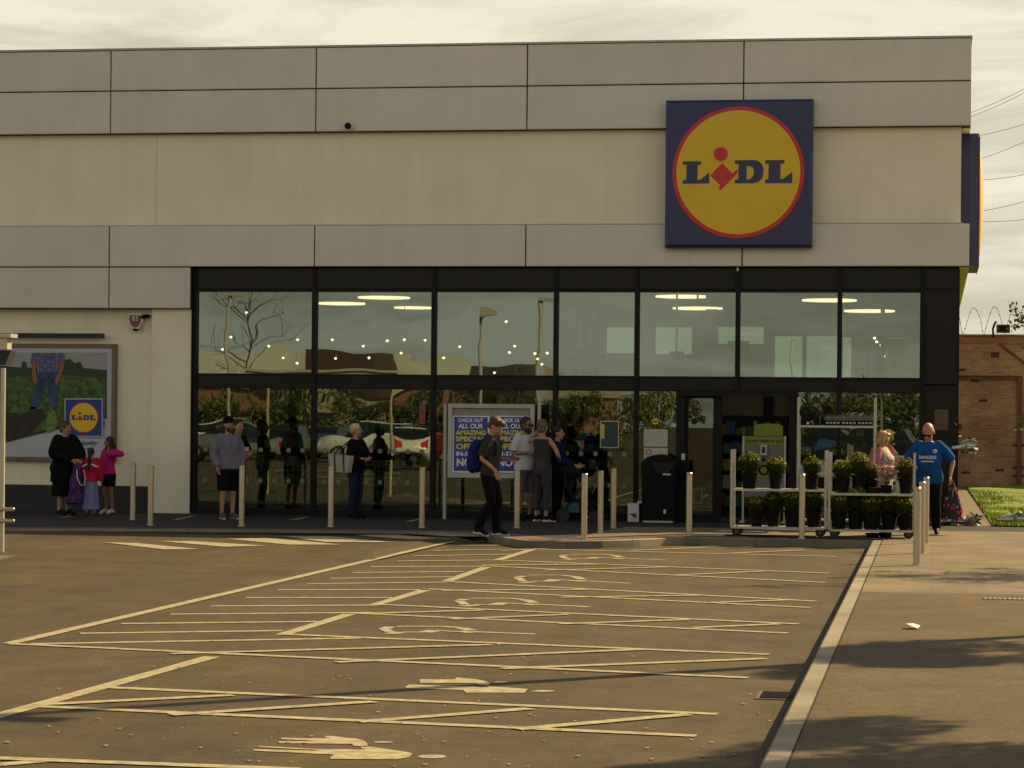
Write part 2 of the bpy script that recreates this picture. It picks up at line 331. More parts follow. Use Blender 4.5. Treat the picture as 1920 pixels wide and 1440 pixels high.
def text_on(name, body, center, height, m, parent, width=None, nrm=(0, -1, 0), bold=0.01, shear=0.0, spacing=1.0):
    """flat lettering standing on a wall facing nrm; height = cap height"""
    me = textmesh(body, 1.0, bold, shear=shear, spacing=spacing)
    xs = [v.co.x for v in me.vertices]; ys = [v.co.y for v in me.vertices]
    if not xs: return None
    cx = (min(xs)+max(xs))/2; cy = (min(ys)+max(ys))/2; sy = height/(max(ys)-min(ys)); sx = (width/(max(xs)-min(xs))) if width else sy
    nv = Vector(nrm); ux = Vector((0, 0, 1)).cross(nv).normalized(); off = wloc(parent)
    for v in me.vertices:
        v.co = Vector(center)+ux*((v.co.x-cx)*sx)+Vector((0, 0, 1))*((v.co.y-cy)*sy)-off
    me.materials.append(m)
    o = bpy.data.objects.new(name, me); COL.objects.link(o); o.parent = parent; return o
def holefill(name, loops, m, parent):
    """flat polygon with holes, points are world vectors"""
    bm = bmesh.new(); off = wloc(parent) if parent is not None else Vector((0, 0, 0))
    for lp in loops:
        vs = [bm.verts.new(Vector(p)-off) for p in lp]
        for i in range(len(vs)): bm.edges.new((vs[i], vs[(i+1) % len(vs)]))
    bmesh.ops.triangle_fill(bm, use_beauty=True, use_dissolve=False, edges=bm.edges)
    me = bpy.data.meshes.new(name); bm.to_mesh(me); bm.free(); me.materials.append(m)
    o = bpy.data.objects.new(name, me); COL.objects.link(o)
    if parent is not None: o.parent = parent
    return o

# ================================================================== GROUND
mb = MB(); mb.add([(-500, -400, 0), (500, -400, 0), (500, 900, 0), (-500, 900, 0)], [(0, 1, 2, 3)]); struct('ground', mb, M['road'])
KX = G(1560, 1195).x                       # kerb line along the car park
E1 = [(-60, G(0, 992, ZP).y)]
for px, py in [(0, 992), (300, 993), (600, 995.5), (820, 998), (915, 1003), (985, 1013)]: p = G(px, py, ZP); E1.append((p.x, p.y))
for px, py in [(1060, 1014), (1130, 1013.5), (1200, 1011), (1290, 1007), (1400, 1009)]: p = G(px, py, ZP); E1.append((p.x, p.y))
ky = G(1640, 1013, ZP).y
E1 += [(KX-0.02, ky), (KX, -60)]
back = 130
def slab(name, edge, far, z, m, zb=-0.05):
    poly = [Vector((x, y, zb)) for x, y in edge]+[Vector((x, y, zb)) for x, y in far]
    mb = MB(); mb.prism(poly, (0, 0, z-zb)); o = mb.build(name, m, fix=True); return tag(o, kind='structure')
def offset_in(edge, d):
    out = []
    for i, (x, y) in enumerate(edge):
        a = Vector(edge[max(i-1, 0)]); b = Vector(edge[min(i+1, len(edge)-1)]); t = (b-a).normalized()
        out.append((x-t.y*d, y+t.x*d))
    return out
K1 = offset_in(E1, 0.14)
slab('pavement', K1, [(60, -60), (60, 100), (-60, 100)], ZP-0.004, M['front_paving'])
# kerb stones as a strip with a top and a face
mb = MB()
for i in range(len(E1)-1):
    (x0, y0), (x1, y1) = E1[i], E1[i+1]; (a0, b0), (a1, b1) = K1[i], K1[i+1]
    mb.add([(x0, y0, -.02), (x1, y1, -.02), (x1, y1, ZP-.01), (x0, y0, ZP-.01), (x0-(x0-a0)*.12, y0-(y0-b0)*.12, ZP), (x1-(x1-a1)*.12, y1-(y1-b1)*.12, ZP), (a1, b1, ZP), (a0, b0, ZP)],
           [(0, 1, 2, 3), (3, 2, 5, 4), (4, 5, 6, 7)])
struct('kerb', mb, M['kerb'])
lawn_edge = [G(1862, 987, ZP), G(1812, 913, ZP)]
# block paving strip behind the kerb along the shop front, concrete forecourt and side path on the right
mb = MB(); I1 = offset_in(E1, 0.16); I2 = offset_in(E1, 0.60)
for i in range(len(E1)-3):
    mb.add([(*I1[i], ZP+.002), (*I1[i+1], ZP+.002), (*I2[i+1], ZP+.002), (*I2[i], ZP+.002)], [(0, 1, 2, 3)])
struct('block_paving_strip', mb, M['block'])
fy = G(1615, 1110, ZP).y; x_in = K1[-1][0]
mb = MB()
mb.add([(x_in, fy, ZP+.001), (30, fy+1.6, ZP+.001), (30, D-.2, ZP+.001), (x_in, D-2.2, ZP+.001)], [(0, 1, 2, 3)])
pf = [G(1075, 1009, ZP), G(1290, 1001, ZP), G(1640, 1008, ZP)]
mb.add([(pf[0].x, pf[0].y, ZP+.005), (pf[1].x, pf[1].y, ZP+.005), (x_in, ky+.2, ZP+.005), (x_in, D-2.2, ZP+.005), (pf[0].x+.3, D-2.6, ZP+.005)], [(0, 1, 2, 3, 4)])
mb.add([(W(1797, 700, D+.3).x, D-.19, ZP+.001), (lawn_edge[0].x, lawn_edge[0].y-.05, ZP+.001), (lawn_edge[1].x, 71.9, ZP+.001), (W(1797, 700, D+.3).x, 71.9, ZP+.001)], [(0, 1, 2, 3)])
struct('forecourt_paving', mb, M['slab'])
mb = MB(); mb.add([(x_in, -60, ZP+.001), (30, -60, ZP+.001), (30, fy+1.6, ZP+.001), (x_in, fy, ZP+.001)], [(0, 1, 2, 3)])
struct('side_path', mb, M['path'])
# island of the trolley shelter on the left
ip = [G(-80, 1030, .06), G(100, 1027, .06), G(163, 1028, .06), G(60, 1036, .06), G(0, 1043, .06), G(-120, 1052, .06)]
mb = MB(); mb.prism([Vector((p.x, p.y, -.02)) for p in ip], (0, 0, .06)); tag(mb.build('traffic_island', M['slab'], fix=True), kind='structure')
# lawn
lawn = [G(1862, 987, ZP), Vector((30, D-.1, ZP)), Vector((30, 71.9, ZP)), G(1812, 913, ZP)]
mb = MB(); N = 26
for j in range(N+1):
    for i in range(N+1):
        u = i/N; v = j/N; a = lawn[0].lerp(lawn[3], v); b = lawn[1].lerp(lawn[2], v); p = a.lerp(b, u**2.2)
        mb.v.append(Vector((p.x, p.y, ZP+.02+.10*noise.noise(Vector((p.x*.5, p.y*.35, 3)))*min(1, u*6)*min(1, v*8)+.04*v)))
for j in range(N):
    for i in range(N): mb.f.append((j*(N+1)+i, j*(N+1)+i+1, (j+1)*(N+1)+i+1, (j+1)*(N+1)+i)); mb.m.append(0); mb.sm.append(True)
struct('lawn', mb, M['grass'])
mb = MB(); k = 0
while k < 24000:
    v = rnd.random()**1.3; u = rnd.random()**1.5*.16; a = lawn[0].lerp(lawn[3], v); b = lawn[1].lerp(lawn[2], v); p = a.lerp(b, u)
    h = rnd.uniform(.025, .055)*(1.7 if noise.noise(Vector((p.x*1.2, p.y*.8, 0))) > .2 else 1); an = rnd.uniform(0, 6.28); dx = math.cos(an)*.012; dy = math.sin(an)*.012
    lx, ly = rnd.uniform(-.05, .05), rnd.uniform(-.05, .05); z = ZP+.02
    mb.add([(p.x-dx, p.y-dy, z), (p.x+dx, p.y+dy, z), (p.x+lx, p.y+ly, z+h)], [(0, 1, 2)]); k += 1
tag(mb.build('grass', M['blade']), 'short bright green grass on the lawn in front of the brick wall', 'grass', kind='stuff')

# raised table of the crossing, flush with the shop front paving
ZT = .085
tp = [Vector((-60, E1[0][1]-.001, ZT))]+[Vector((x, y-.001, ZT)) for x, y in E1[1:6]]+[G(885, 1003, ZT), G(800, 1012, ZT), G(700, 1033, ZT), G(380, 1035, ZT)]
tp += [Vector((-60, tp[-1].y, ZT))]
bt = [Vector((p.x, p.y, -.01)) for p in tp]; bt[-5] += Vector((.3, -.1, 0)); bt[-4] += Vector((.42, -.4, 0)); bt[-3] += Vector((.3, -1.3, 0)); bt[-2] += Vector((0, -1.9, 0)); bt[-1] += Vector((0, -1.9, 0)); n = len(tp)
mb = MB(); mb.add(tp+bt, [tuple(range(n-1, -1, -1))]+[(i, (i+1) % n, n+(i+1) % n, n+i) for i in range(n)]); tag(mb.build('raised_crossing', M['road'], fix=True), kind='structure')
from mathutils.bvhtree import BVHTree
tbvh = BVHTree.FromPolygons(tp+bt, [tuple(range(n-1, -1, -1))]+[(i, (i+1) % n, n+(i+1) % n, n+i) for i in range(n)])
def GT(px, py):        # point on the road or on the raised crossing
    d = ray(px, py); h = tbvh.ray_cast(Vector((0, 0, CZ)), d)
    return h[0] if h[0] is not None and h[0].z > 0 else G(px, py)
# ------------------------------------------------------------------ painted markings
def strip(mb, a, b, w=.11, z=.004):
    a = Vector(a); b = Vector(b); d = (b-a).normalized(); n = Vector((-d.y, d.x, 0))*w/2
    N = max(1, int((b-a).length/.8)); L = []; Rr = []
    for i in range(N+1):
        p = a.lerp(b, i/N); k = 1+rnd.uniform(-.06, .06); L.append(p+n*k); Rr.append(p-n*k)
    vs = [Vector((p.x, p.y, z)) for p in L+Rr]
    mb.add(vs, [(i, i+1, N+2+i, N+1+i) for i in range(N)])
def pl(mb, x0, y0, x1, y1, w=.11, z=.004):
    if py_near(x0, y0) or py_near(x1, y1):
        N = 24; P = [GT(x0+(x1-x0)*i/N, y0+(y1-y0)*i/N) for i in range(N+1)]; d = (G(x1, y1)-G(x0, y0)).normalized(); nn = Vector((-d.y, d.x, 0))*w/2; up_ = Vector((0, 0, z+.004))
        vs = [p+nn+up_ for p in P]+[p-nn+up_ for p in P]; mb.add(vs, [(i, i+1, N+2+i, N+1+i) for i in range(N)])
    else: strip(mb, G(x0, y0), G(x1, y1), w, z)
def py_near(x, y): return y < 1062 and x < 930
zz = [0.004]
def marks(name, lines, w=.12, z=.004):
    mb = MB()
    for i, q in enumerate(lines): pl(mb, *q[:4], q[4] if len(q) > 4 else w, z+.0005*(i % 3))
    return struct(name, mb, M['line'])
marks('bay_front_lines', [(850, 1015, 17, 1208, .13), (1000, 1030, 935, 1050, .13), (912, 1064, 838, 1090, .13), (803, 1105, 704, 1134, .13), (655, 1152, 528, 1191, .13), (398, 1232, 0, 1342, .14), (0, 1342, -400, 1450, .14)])
marks('walkway_hatching', [(150, 1188, 530, 1183), (60, 1208, 675, 1197), (227, 1170, 595, 1166), (320, 1152, 700, 1149), (395, 1137, 710, 1135), (460, 1121, 735, 1121), (520, 1106, 828, 1106), (575, 1095, 838, 1092), (620, 1085, 850, 1082), (660, 1074, 870, 1072), (695, 1063, 915, 1062), (745, 1053, 940, 1051), (775, 1043, 960, 1040), (810, 1033, 985, 1030), (840, 1023.5, 1143, 1022)], .12, .004)
marks('bay_divider_lines', [(1000, 1030, 1570, 1044), (939, 1051, 1555, 1075.5), (916, 1062, 1547, 1093), (838, 1091, 1530, 1128), (803, 1105, 1519, 1140), (707, 1134, 1497, 1171), (655, 1150, 1477, 1188), (530, 1190, 1443, 1228), (17, 1208, 1402, 1272), (204, 1290, 1345, 1340), (60, 1325, 1305, 1381), (-60, 1421, 560, 1444), (-60, 1440, 80, 1428)], .12, .0058)
marks('bay_hatching', [(940, 1033, 1143, 1023.5), (1180, 1033, 1323, 1027), (1370, 1038, 1508, 1032), (904, 1061, 1140, 1059), (1020, 1070, 1250, 1064), (1270, 1079, 1430, 1072), (828, 1108, 1108, 1106), (1050, 1121, 1320, 1117), (1330, 1131, 1480, 1126), (700, 1151, 904, 1145), (846, 1162, 1065, 1153), (1050, 1171, 1290, 1163), (1300, 1178, 1460, 1171), (320, 1227, 921, 1210), (630, 1243, 1202, 1219), (940, 1255, 1436, 1236), (67, 1323, 437, 1305), (320, 1342, 702, 1317), (673, 1355, 994, 1330), (969, 1369, 1290, 1341)], .12, .0076)
tmpl = [(55, 573, 130, 575, .2), (150, 566, 440, 566, .1), (440, 566, 560, 575, .1), (560, 575, 632, 592, .12), (95, 607, 185, 611, .22), (185, 604, 330, 604, .08), (330, 604, 400, 592, .16), (400, 593, 560, 601, .08), (560, 604, 635, 600, .2), (635, 600, 1045, 616, .1), (60, 580, 110, 602, .1)]
for k, (x0, x1, y0, y1) in enumerate([(50, 1045, 565, 615), (540, 1390, 384, 439), (918, 1655, 235, 288), (1200, 1877, 101, 138)]):
    L = []
    for a, b, c, d, w in tmpl:
        f = lambda x: 700+(x0+(x-50)/995*(x1-x0))/3.43
        h = lambda y: 1010+(y0+(y-565)/50*(y1-y0))/3.43
        L.append((f(a), h(b), f(c), h(d), w))
    marks('wheelchair_bay_symbol', L, .1, .004)
def gpoly(mb, pts, ox, oy, s, z=.004): mb.add([G(ox+x/s, oy+y/s)+Vector((0, 0, z)) for x, y in pts], [tuple(range(len(pts)))])
def gell(mb, cx, cy, rx, ry, ox, oy, s, z=.004): gpoly(mb, [(cx+rx*math.cos(i*.3927), cy+ry*math.sin(i*.3927)) for i in range(16)], ox, oy, s, z)
mb = MB()
for q in ([(120, 706), (122, 716), (640, 740), (615, 758), (615, 768), (1040, 771), (1120, 757), (1145, 735), (1120, 727), (985, 705), (870, 690), (810, 690), (815, 700), (850, 708), (640, 706), (560, 706), (160, 685), (150, 693), (560, 712), (500, 716)],
          [(280, 656), (285, 667), (745, 671), (765, 683), (800, 687), (858, 683), (850, 665), (825, 648), (780, 637), (690, 628), (630, 621), (580, 621), (578, 629), (625, 636), (300, 632), (298, 641), (540, 652)]):
    gpoly(mb, q, 440, 1200, 3.43)
gell(mb, 957, 660, 65, 6, 440, 1200, 3.43); gell(mb, 1270, 753, 92, 12, 440, 1200, 3.43); struct('parent_and_child_symbol', mb, M['line'])
mb = MB()
gpoly(mb, [(1095, 305), (1105, 314), (1470, 324), (1490, 342), (1862, 342), (1885, 318), (1640, 300), (1620, 308), (1480, 302), (1120, 289)], 440, 1200, 3.43)
gpoly(mb, [(1190, 262), (1192, 278), (1540, 279), (1580, 293), (1640, 296), (1640, 280), (1600, 264), (1540, 254), (1430, 244), (1415, 256), (1192, 255)], 440, 1200, 3.43)
gell(mb, 1715, 274, 48, 5, 440, 1200, 3.43); gell(mb, 1984, 331, 75, 6, 440, 1200, 3.43); struct('parent_and_child_symbol', mb, M['line'])
# crossing stripes in front of the kerb
mb = MB()
for q in [[(192, 1017.5), (307, 1031), (375, 1030.5), (255, 1019)], [(300, 1015.5), (420, 1026), (500, 1024), (360, 1015.5)], [(425, 1011), (540, 1022), (640, 1022), (500, 1009.5)], [(530, 1006.5), (610, 1017), (735, 1017.5), (620, 1006.5)],
          [(665, 1004), (760, 1012), (860, 1012), (740, 1003.5)], [(760, 1001.5), (850, 1006.5), (1030, 1007), (900, 1001.5)], [(860, 1014.5), (870, 1017), (1000, 1016), (1010, 1014)]]:
    N = 10; q = [Vector((*p, 0)) for p in q]; vs = []
    for i in range(N+1):
        for j in range(5): c = q[0].lerp(q[3], i/N).lerp(q[1].lerp(q[2], i/N), j/4); vs.append(GT(c.x, c.y)+Vector((0, 0, .008)))
    mb.add(vs, [(i*5+j, (i+1)*5+j, (i+1)*5+j+1, i*5+j+1) for i in range(N) for j in range(4)])
struct('crossing_stripes', mb, M['line'])
mb = MB()      # short studs marking the shop front paving
for x0, y0, x1, y1 in [(326, 976, 362, 968), (545, 976, 578, 970), (765, 979, 790, 973), (112, 971, 136, 968.5)]:
    strip(mb, G(x0, y0, ZP), G(x1, y1, ZP), .1, ZP+.008)
struct('pavement_tick_marks', mb, M['line'])
M['fleck'] = mat('dry_leaf_fleck', (.26, .20, .11), .8, .4, 3)
# litter, gully, path drain
for i, (px, py, s, z, lb) in enumerate([(1712, 1179, .075, ZP, 'crumpled white paper scrap on the shaded side path'), (1622, 1078, .10, 0, 'white paper scrap lying in the gutter by the kerb corner')]):
    p = G(px, py, z); mb = MB(); n = 7
    vs = [(p.x+s*rnd.uniform(.6, 1)*math.cos(a*6.283/n), p.y+s*1.7*rnd.uniform(.6, 1)*math.sin(a*6.283/n), z+.008+rnd.uniform(0, .05)) for a in range(n)]
    vs.append((p.x, p.y, z+.05)); mb.add(vs, [(a, (a+1) % n, n) for a in range(n)])
    tag(mb.build('paper_scrap', M['white']), lb, 'litter')
p = G(1462, 1306); t = thing('drain_gully', 'dark square drain gully in the car park by the kerb', 'drain', p)
mb = MB(); mb.box(p.x-.16, p.x+.16, p.y-.24, p.y+.24, .001, .008); mb.build('surround', M['rust'], t)
mb = MB()
for i in range(7): mb.box(p.x-.13, p.x+.13, p.y-.20+i*.06, p.y-.17+i*.06, .009, .016)
mb.build('grating', M['black'], t)
p = G(1885, 1124, ZP); mb = MB()
for i in range(9): mb.box(p.x-.22+i*.05, p.x-.19+i*.05, p.y-.1, p.y+.1, ZP+.003, ZP+.012)
tag(mb.build('path_drain', M['steel']), 'small slotted metal drain cover set in the side path at right', 'drain')
# weathered flecks of leaves and grit on the car park
mb = MB()
for i in range(170):
    px = rnd.uniform(0, 1500); py = rnd.uniform(1200, 1440); p = G(px, py)
    if p.x > KX-.1: continue
    s = rnd.uniform(.006, .018); a = rnd.uniform(0, 3); mb.add([(p.x+s*math.cos(a+b)*rnd.uniform(.6, 1.3), p.y+s*math.sin(a+b)*1.4, .0095+rnd.uniform(0, .002)) for b in (0, 1.3, 2.6, 3.9, 5.1)], [(0, 1, 2, 3, 4)])
tag(mb.build('leaf_litter', M['fleck']), 'scattered pale flecks of dry leaf and grit on the car park', 'litter', kind='stuff')

# ================================================================== STORE
store = thing('store_building', 'long flat-roofed supermarket with beige panels, cream wall band and dark glazed shopfront', 'building', (-6.0, D, 0))
YG = D+.24
zt = W(1822, 70, D).z; z1 = W(1818, 151, D).z; z2 = W(1818, 236, D).z; z3 = W(1818, 418, D).z; z4 = W(1818, 500, D).z; z5 = W(300, 579, D).z
xe = W(1820, 300, D).x; jx = [W(1395, 80, D).x, W(989, 87, D).x, W(593, 93, D).x, W(208, 100, D).x]
pit = (jx[0]-jx[3])/3; joints = [jx[3]-pit*2, jx[3]-pit, jx[3], jx[2], jx[1], jx[0], xe]
xg0 = W(357, 540, D).x; LEFT = joints[0]
def part(name, mb, m, p=None): return mb.build(name, m, p or store)
def panel(x0, x1, z0, z1, y=D):
    g = .011; mb = MB(); b = .010
    x0 += g; x1 -= g; z0 += g; z1 -= g
    vs = [(x0, y+b, z0), (x1, y+b, z0), (x1, y+b, z1), (x0, y+b, z1), (x0+b, y, z0+b), (x1-b, y, z0+b), (x1-b, y, z1-b), (x0+b, y, z1-b), (x0, y+.05, z0), (x1, y+.05, z0), (x1, y+.05, z1), (x0, y+.05, z1)]
    mb.add(vs, [(4, 5, 6, 7), (0, 1, 5, 4), (1, 2, 6, 5), (2, 3, 7, 6), (3, 0, 4, 7), (8, 9, 1, 0), (9, 10, 2, 1), (10, 11, 3, 2), (11, 8, 0, 3)])
    part('cladding_panel', mb, M['panel'])
for i in range(6):
    a, b = joints[i], joints[i+1]
    panel(a, b, z1, zt); panel(a, b, z2, z1); panel(a, b, z4, z3)
    if b <= xg0+.1: panel(a, b, z5, z4)
    elif a < xg0: panel(a, xg0, z5, z4)
DEEP = 22
mb = MB(); mb.box(LEFT, xe-.004, D+.052, D+.4, z2+.003, zt-.01); mb.box(LEFT, xe-.004, D+.052, D+.4, z4+.003, z3-.005); mb.box(LEFT, xg0-.003, D+.052, D+.4, z5+.003, z4+.001); part('panel_backing', mb, M['gap'])
mb = MB(); mb.box(LEFT, xe+.012, D-.012, D+.42, zt, zt+.035); mb.box(xe-.05, xe+.012, D+.42, D+DEEP, zt, zt+.035); part('roof_coping', mb, M['coping'])
mb = MB(); mb.box(LEFT, xe-.12, D+.04, D+.3, z3-.004, z3+.012); part('ledge_flashing', mb, M['coping'])
xw = W(1802, 330, D+.16).x
mb = MB(); mb.box(LEFT, xw, D+.16, D+.4, z3-.2, z2+.2); mb.box(xw-.3, xw-.002, D+.41, D+DEEP, z3-.2, z2+.2); part('upper_wall', mb, M['render'])
mb = MB()   # hairline render joint
xh = W(293, 330, D+.16).x; mb.box(xh, xh+.008, D+.1575, D+.17, z3+.02, z2-.02); part('render_joint', mb, M['coping'])
# fascias running back along the east side
mb = MB(); mb.box(xw+.001, xe-.002, D+.41, D+DEEP, z2, zt-.01); part('side_fascia', mb, M['panel'])
mb = MB(); mb.box(xw+.001, xe-.002, D+.41, D+DEEP, z4+.002, z3-.002); part('side_fascia', mb, M['render'])
xs = W(1798, 700, YG).x
mb = MB(); mb.box(xs-.01, xe-.02, D+.1, D+DEEP, z4-.02, z4-.002); part('soffit', mb, M['render'])
mb = MB(); mb.box(LEFT, xw-.31, D+.45, D+DEEP, zt-.7, zt-.45); part('roof', mb, M['concrete'])
# wall left of the glazing
xp = W(283, 800, D+.12).x
zt_w = z5-.01
mb = MB(); mb.box(LEFT, xp-.001, D+.27, D+.55, ZP-.02, zt_w+.1); part('lower_wall', mb, M['render'])
mb = MB(); mb.box(xp, xg0+.01, D+.12, D+.55, ZP-.02, zt_w+.08); part('pilaster', mb, M['render'])
zpl = W(150, 910, D+.24).z
mb = MB(); mb.box(LEFT, W(277, 930, D+.24).x, D+.235, D+.268, ZP-.02, zpl); part('plinth', mb, M['plinth'])
mb = MB(); mb.box(LEFT-.3, LEFT, D+.05, D+DEEP, ZP, zt); mb.box(LEFT, xw-.31, D+DEEP-.3, D+DEEP, z3, zt-.7); part('rear_wall', mb, M['brick'])
# glazing frame
mx_ = [365, 589, 813, 1042, 1194, 1383, 1574, 1729]; mxw = [W(p, 640, YG-.05).x for p in mx_]
gt = W(900, 546, YG-.05).z; g1 = W(900, 705, YG-.05).z; g2 = W(900, 729, YG-.05).z; gb = W(800, 957, YG-.05).z
xr = W(1798, 640, YG-.05).x
dx0 = W(1272, 800, YG-.05).x; dx1 = W(1492, 800, YG-.05).x
mb = MB(); mb.box(mxw[0]-.06, xs+.0, YG-.02, YG+.12, gt+.035, z4-.003); part('head_spandrel', mb, M['spandrel'])
for i in range(7):
    mb = MB(); mb.box(mxw[i]+.045, mxw[i+1]-.045, YG-.06, YG-.025, gt+.04, z4-.03); part('spandrel_panel', mb, M['spandrel'])
for i in range(7):
    mb = MB(); mb.box(mxw[i]+.04, mxw[i+1]-.04, YG-.03, YG+.08, g2+.002, g1-.002); part('transom_panel', mb, M['spandrel'])
for i, x in enumerate(mxw):
    z0 = ZP if i != 5 else g2; mb = MB(); mb.box(x-.040, x+.040, YG-.09, YG+.10, z0, z4-.006); part('mullion', mb, M['frame'])
for zz_, h in ((gt, .035), (g1, .03), (g2, .03)):
    for i in range(7):
        mb = MB(); mb.box(mxw[i]+.041, mxw[i+1]-.041, YG-.07, YG+.09, zz_-h*.4, zz_+h*.6) if zz_ != g2 else mb.box(mxw[i]+.041, mxw[i+1]-.041, YG-.07, YG+.09, zz_-h*.7, zz_+h*.3); part('transom_rail', mb, M['frame'])
for a, b in [(mxw[0], mxw[1]), (mxw[1], mxw[2]), (mxw[2], mxw[3]), (mxw[3], mxw[4]), (mxw[4], dx0), (dx1, mxw[6]), (mxw[6], mxw[7])]:
    mb = MB(); mb.box(a+.041, b-.041, YG-.07, YG+.09, ZP, gb); part('bottom_rail', mb, M['frame'])
mb = MB(); mb.box(xg0+.012, mxw[0]-.041, D+.1, YG+.1, ZP, z4-.006); part('end_frame', mb, M['frame'])
# corner panels at the right end
zc = [ZP, W(1760, 722, YG).z, W(1760, 543, YG).z, z4-.01]
for k in range(3):
    mb = MB(); mb.box(mxw[7]+.045, xs-.03, YG-.05, YG+.02, zc[k]+.015, zc[k+1]-.015); part('corner_panel', mb, M['spandrel'])
mb = MB(); mb.box(mxw[7]+.041, xs-.001, YG+.021, YG+.16, ZP, z4-.01); mb.box(xs-.028, xs, YG-.06, YG+.02, ZP, z4-.01); part('corner_backing', mb, M['frame'])
mb = MB(); mb.box(xs-.16, xs-.002, YG+.17, D+DEEP, ZP, z4-.02); part('side_wall', mb, M['spandrel'])
# panes
def dots(par, x0, x1, zs):
    mb = MB(); n = int((x1-x0)/.24); st = (x1-x0)/n
    for z in zs:
        for i in range(n):
            cx = x0+st*(i+.5); mb.add([(cx+.045*math.cos(a*.5236), YG-.006, z+.045*math.sin(a*.5236)) for a in range(12)], [tuple(range(12))])
    mb.build('frosted_dots', M['frost'], par)
M['frost'] = mat('frosted_film', (0.20, 0.25, 0.16), 0.8, 0.1, 5)
zd = [W(700, 846, YG).z, W(700, 904, YG).z]
for i in range(7):
    mb = MB(); mb.box(mxw[i]+.035, mxw[i+1]-.035, YG, YG+.012, g1, gt); part('window_pane', mb, M['glass'])
for a, b in [(mxw[0], mxw[1]), (mxw[1], mxw[2]), (mxw[2], mxw[3]), (mxw[3], mxw[4]), (mxw[4], dx0), (dx1, mxw[6]), (mxw[6], mxw[7])]:
    mb = MB(); mb.box(a+.03, b-.03, YG, YG+.012, gb-.02, g2+.01); o = part('window_pane', mb, M['glasslow'])
    if b-a > 1: dots(o, a+.08, b-.08, zd)
# entrance
dt = W(1380, 738, YG).z
mb = MB(); mb.box(dx0-.04, dx0+.12, YG-.10, YG+.14, ZP, g2-.022); part('door_post', mb, M['frame'])
mb = MB(); mb.box(dx1-.12, dx1+.04, YG-.10, YG+.14, ZP, g2-.022); part('door_post', mb, M['frame'])
mb = MB(); mb.box(dx0+.121, dx1-.121, YG-.12, YG+.16, dt, g2-.024); mb.box(dx0-.02, dx1+.02, YG-.15, YG-.12, g2-.10, g2-.045); part('door_header', mb, M['frame'])
xm = W(1343, 800, YG).x
leaf = MB(); a, b = dx0+.122, xm+.10
leaf.box(a, a+.05, YG+.03, YG+.08, ZP+.02, dt-.01); leaf.box(b-.16, b, YG+.03, YG+.08, ZP+.02, dt-.01); leaf.box(a+.051, b-.161, YG+.03, YG+.08, ZP+.02, ZP+.12); leaf.box(a+.051, b-.161, YG+.03, YG+.08, dt-.09, dt-.01)
dl = part('sliding_door', leaf, M['frame'])
mb = MB(); mb.box(a+.05, b-.16, YG+.05, YG+.06, ZP+.12, dt-.09); mb.build('door_glass', M['doorglass'], dl)
M['posterred'] = mat('poster_dark_red', (0.06, 0.012, 0.012), 0.7, 0.4, 6); M['posterpink'] = mat('poster_pink', (0.22, 0.07, 0.06), 0.7, 0.2, 8); M['wood'] = mat('poster_wood', (0.10, 0.06, 0.03), 0.6, 0.3, 9)
p0 = W(1292, 940, YG); p1 = W(1330, 795, YG); mb = MB(); mb.box(p0.x, p1.x, YG+.062, YG+.066, p0.z+.3, p1.z); mb.build('door_poster', M['posterred'], dl)
text_on('poster_text', 'BIG', W(1312, 845, YG+.03)+Vector((0, .026, 0)), .16, M['posterpink'], dl, .30)
mb = MB(); q0 = W(1298, 945, YG); q1 = W(1318, 915, YG); mb.box(q0.x, q1.x, YG+.058, YG+.061, q0.z, q1.z); mb.box(q0.x+.04, q1.x-.04, YG+.054, YG+.057, q0.z+.05, q1.z-.05, 1); mb.build('door_sticker', [M['paper'], M['wood']], dl)
mb = MB(); q0 = W(1288, 770, YG); q1 = W(1334, 755, YG); mb.box(q0.x+.02, q1.x-.0, YG+.058, YG+.062, q0.z, q1.z); mb.build('door_band', M['wood'], dl)
M['greenpic'] = mat('green_print', (0.03, 0.12, 0.03), 0.7, 0.4, 15)
mb = MB(); c = W(1301, 790, YG); mb.add([(c.x+.06*math.cos(i*.5236), YG+.05, c.z+.06*math.sin(i*.5236)) for i in range(12)], [tuple(range(12))]); mb.build('door_sticker', M['greenpic'], dl)
# white switch on the door post
mb = MB(); c = W(1281, 857, YG-.12); mb.box(c.x-.03, c.x+.03, YG-.125, YG-.10, c.z-.06, c.z+.06); part('door_button', mb, M['white'])

# ---- inside
zc_ = W(900, 520, D+1).z+.45
mb = MB(); mb.box(LEFT+1, xs-.17, D+.56, D+DEEP-.4, zc_, zc_+.1); part('interior_ceiling', mb, M['ceil'])
mb = MB(); mb.add([(LEFT+1, YG+.2, ZP+.006), (xs-.17, YG+.2, ZP+.006), (xs-.17, D+20, ZP+.006), (LEFT+1, D+20, ZP+.006)], [(0, 1, 2, 3)]); part('interior_floor', mb, M['intfloor'])
YB = D+15
ops = [(1133, 613, 1188, 662), (1228, 613, 1297, 664), (1346, 612, 1432, 645), (1452, 630, 1504, 712), (1512, 630, 1572, 712), (1580, 632, 1646, 715), (1656, 632, 1740, 715)]
def X_(px, py): return W(px, py, YB)
xsplit = [LEFT+1]; loops = [[Vector((LEFT+1, YB, ZP)), Vector((xs-.17, YB, ZP)), Vector((xs-.17, YB, zc_)), Vector((LEFT+1, YB, zc_))]]
mbw = MB(); xprev = LEFT+1
M['farglass'] = glass_mat('far_window_glass', (0.45, 0.52, 0.47), 0.03)
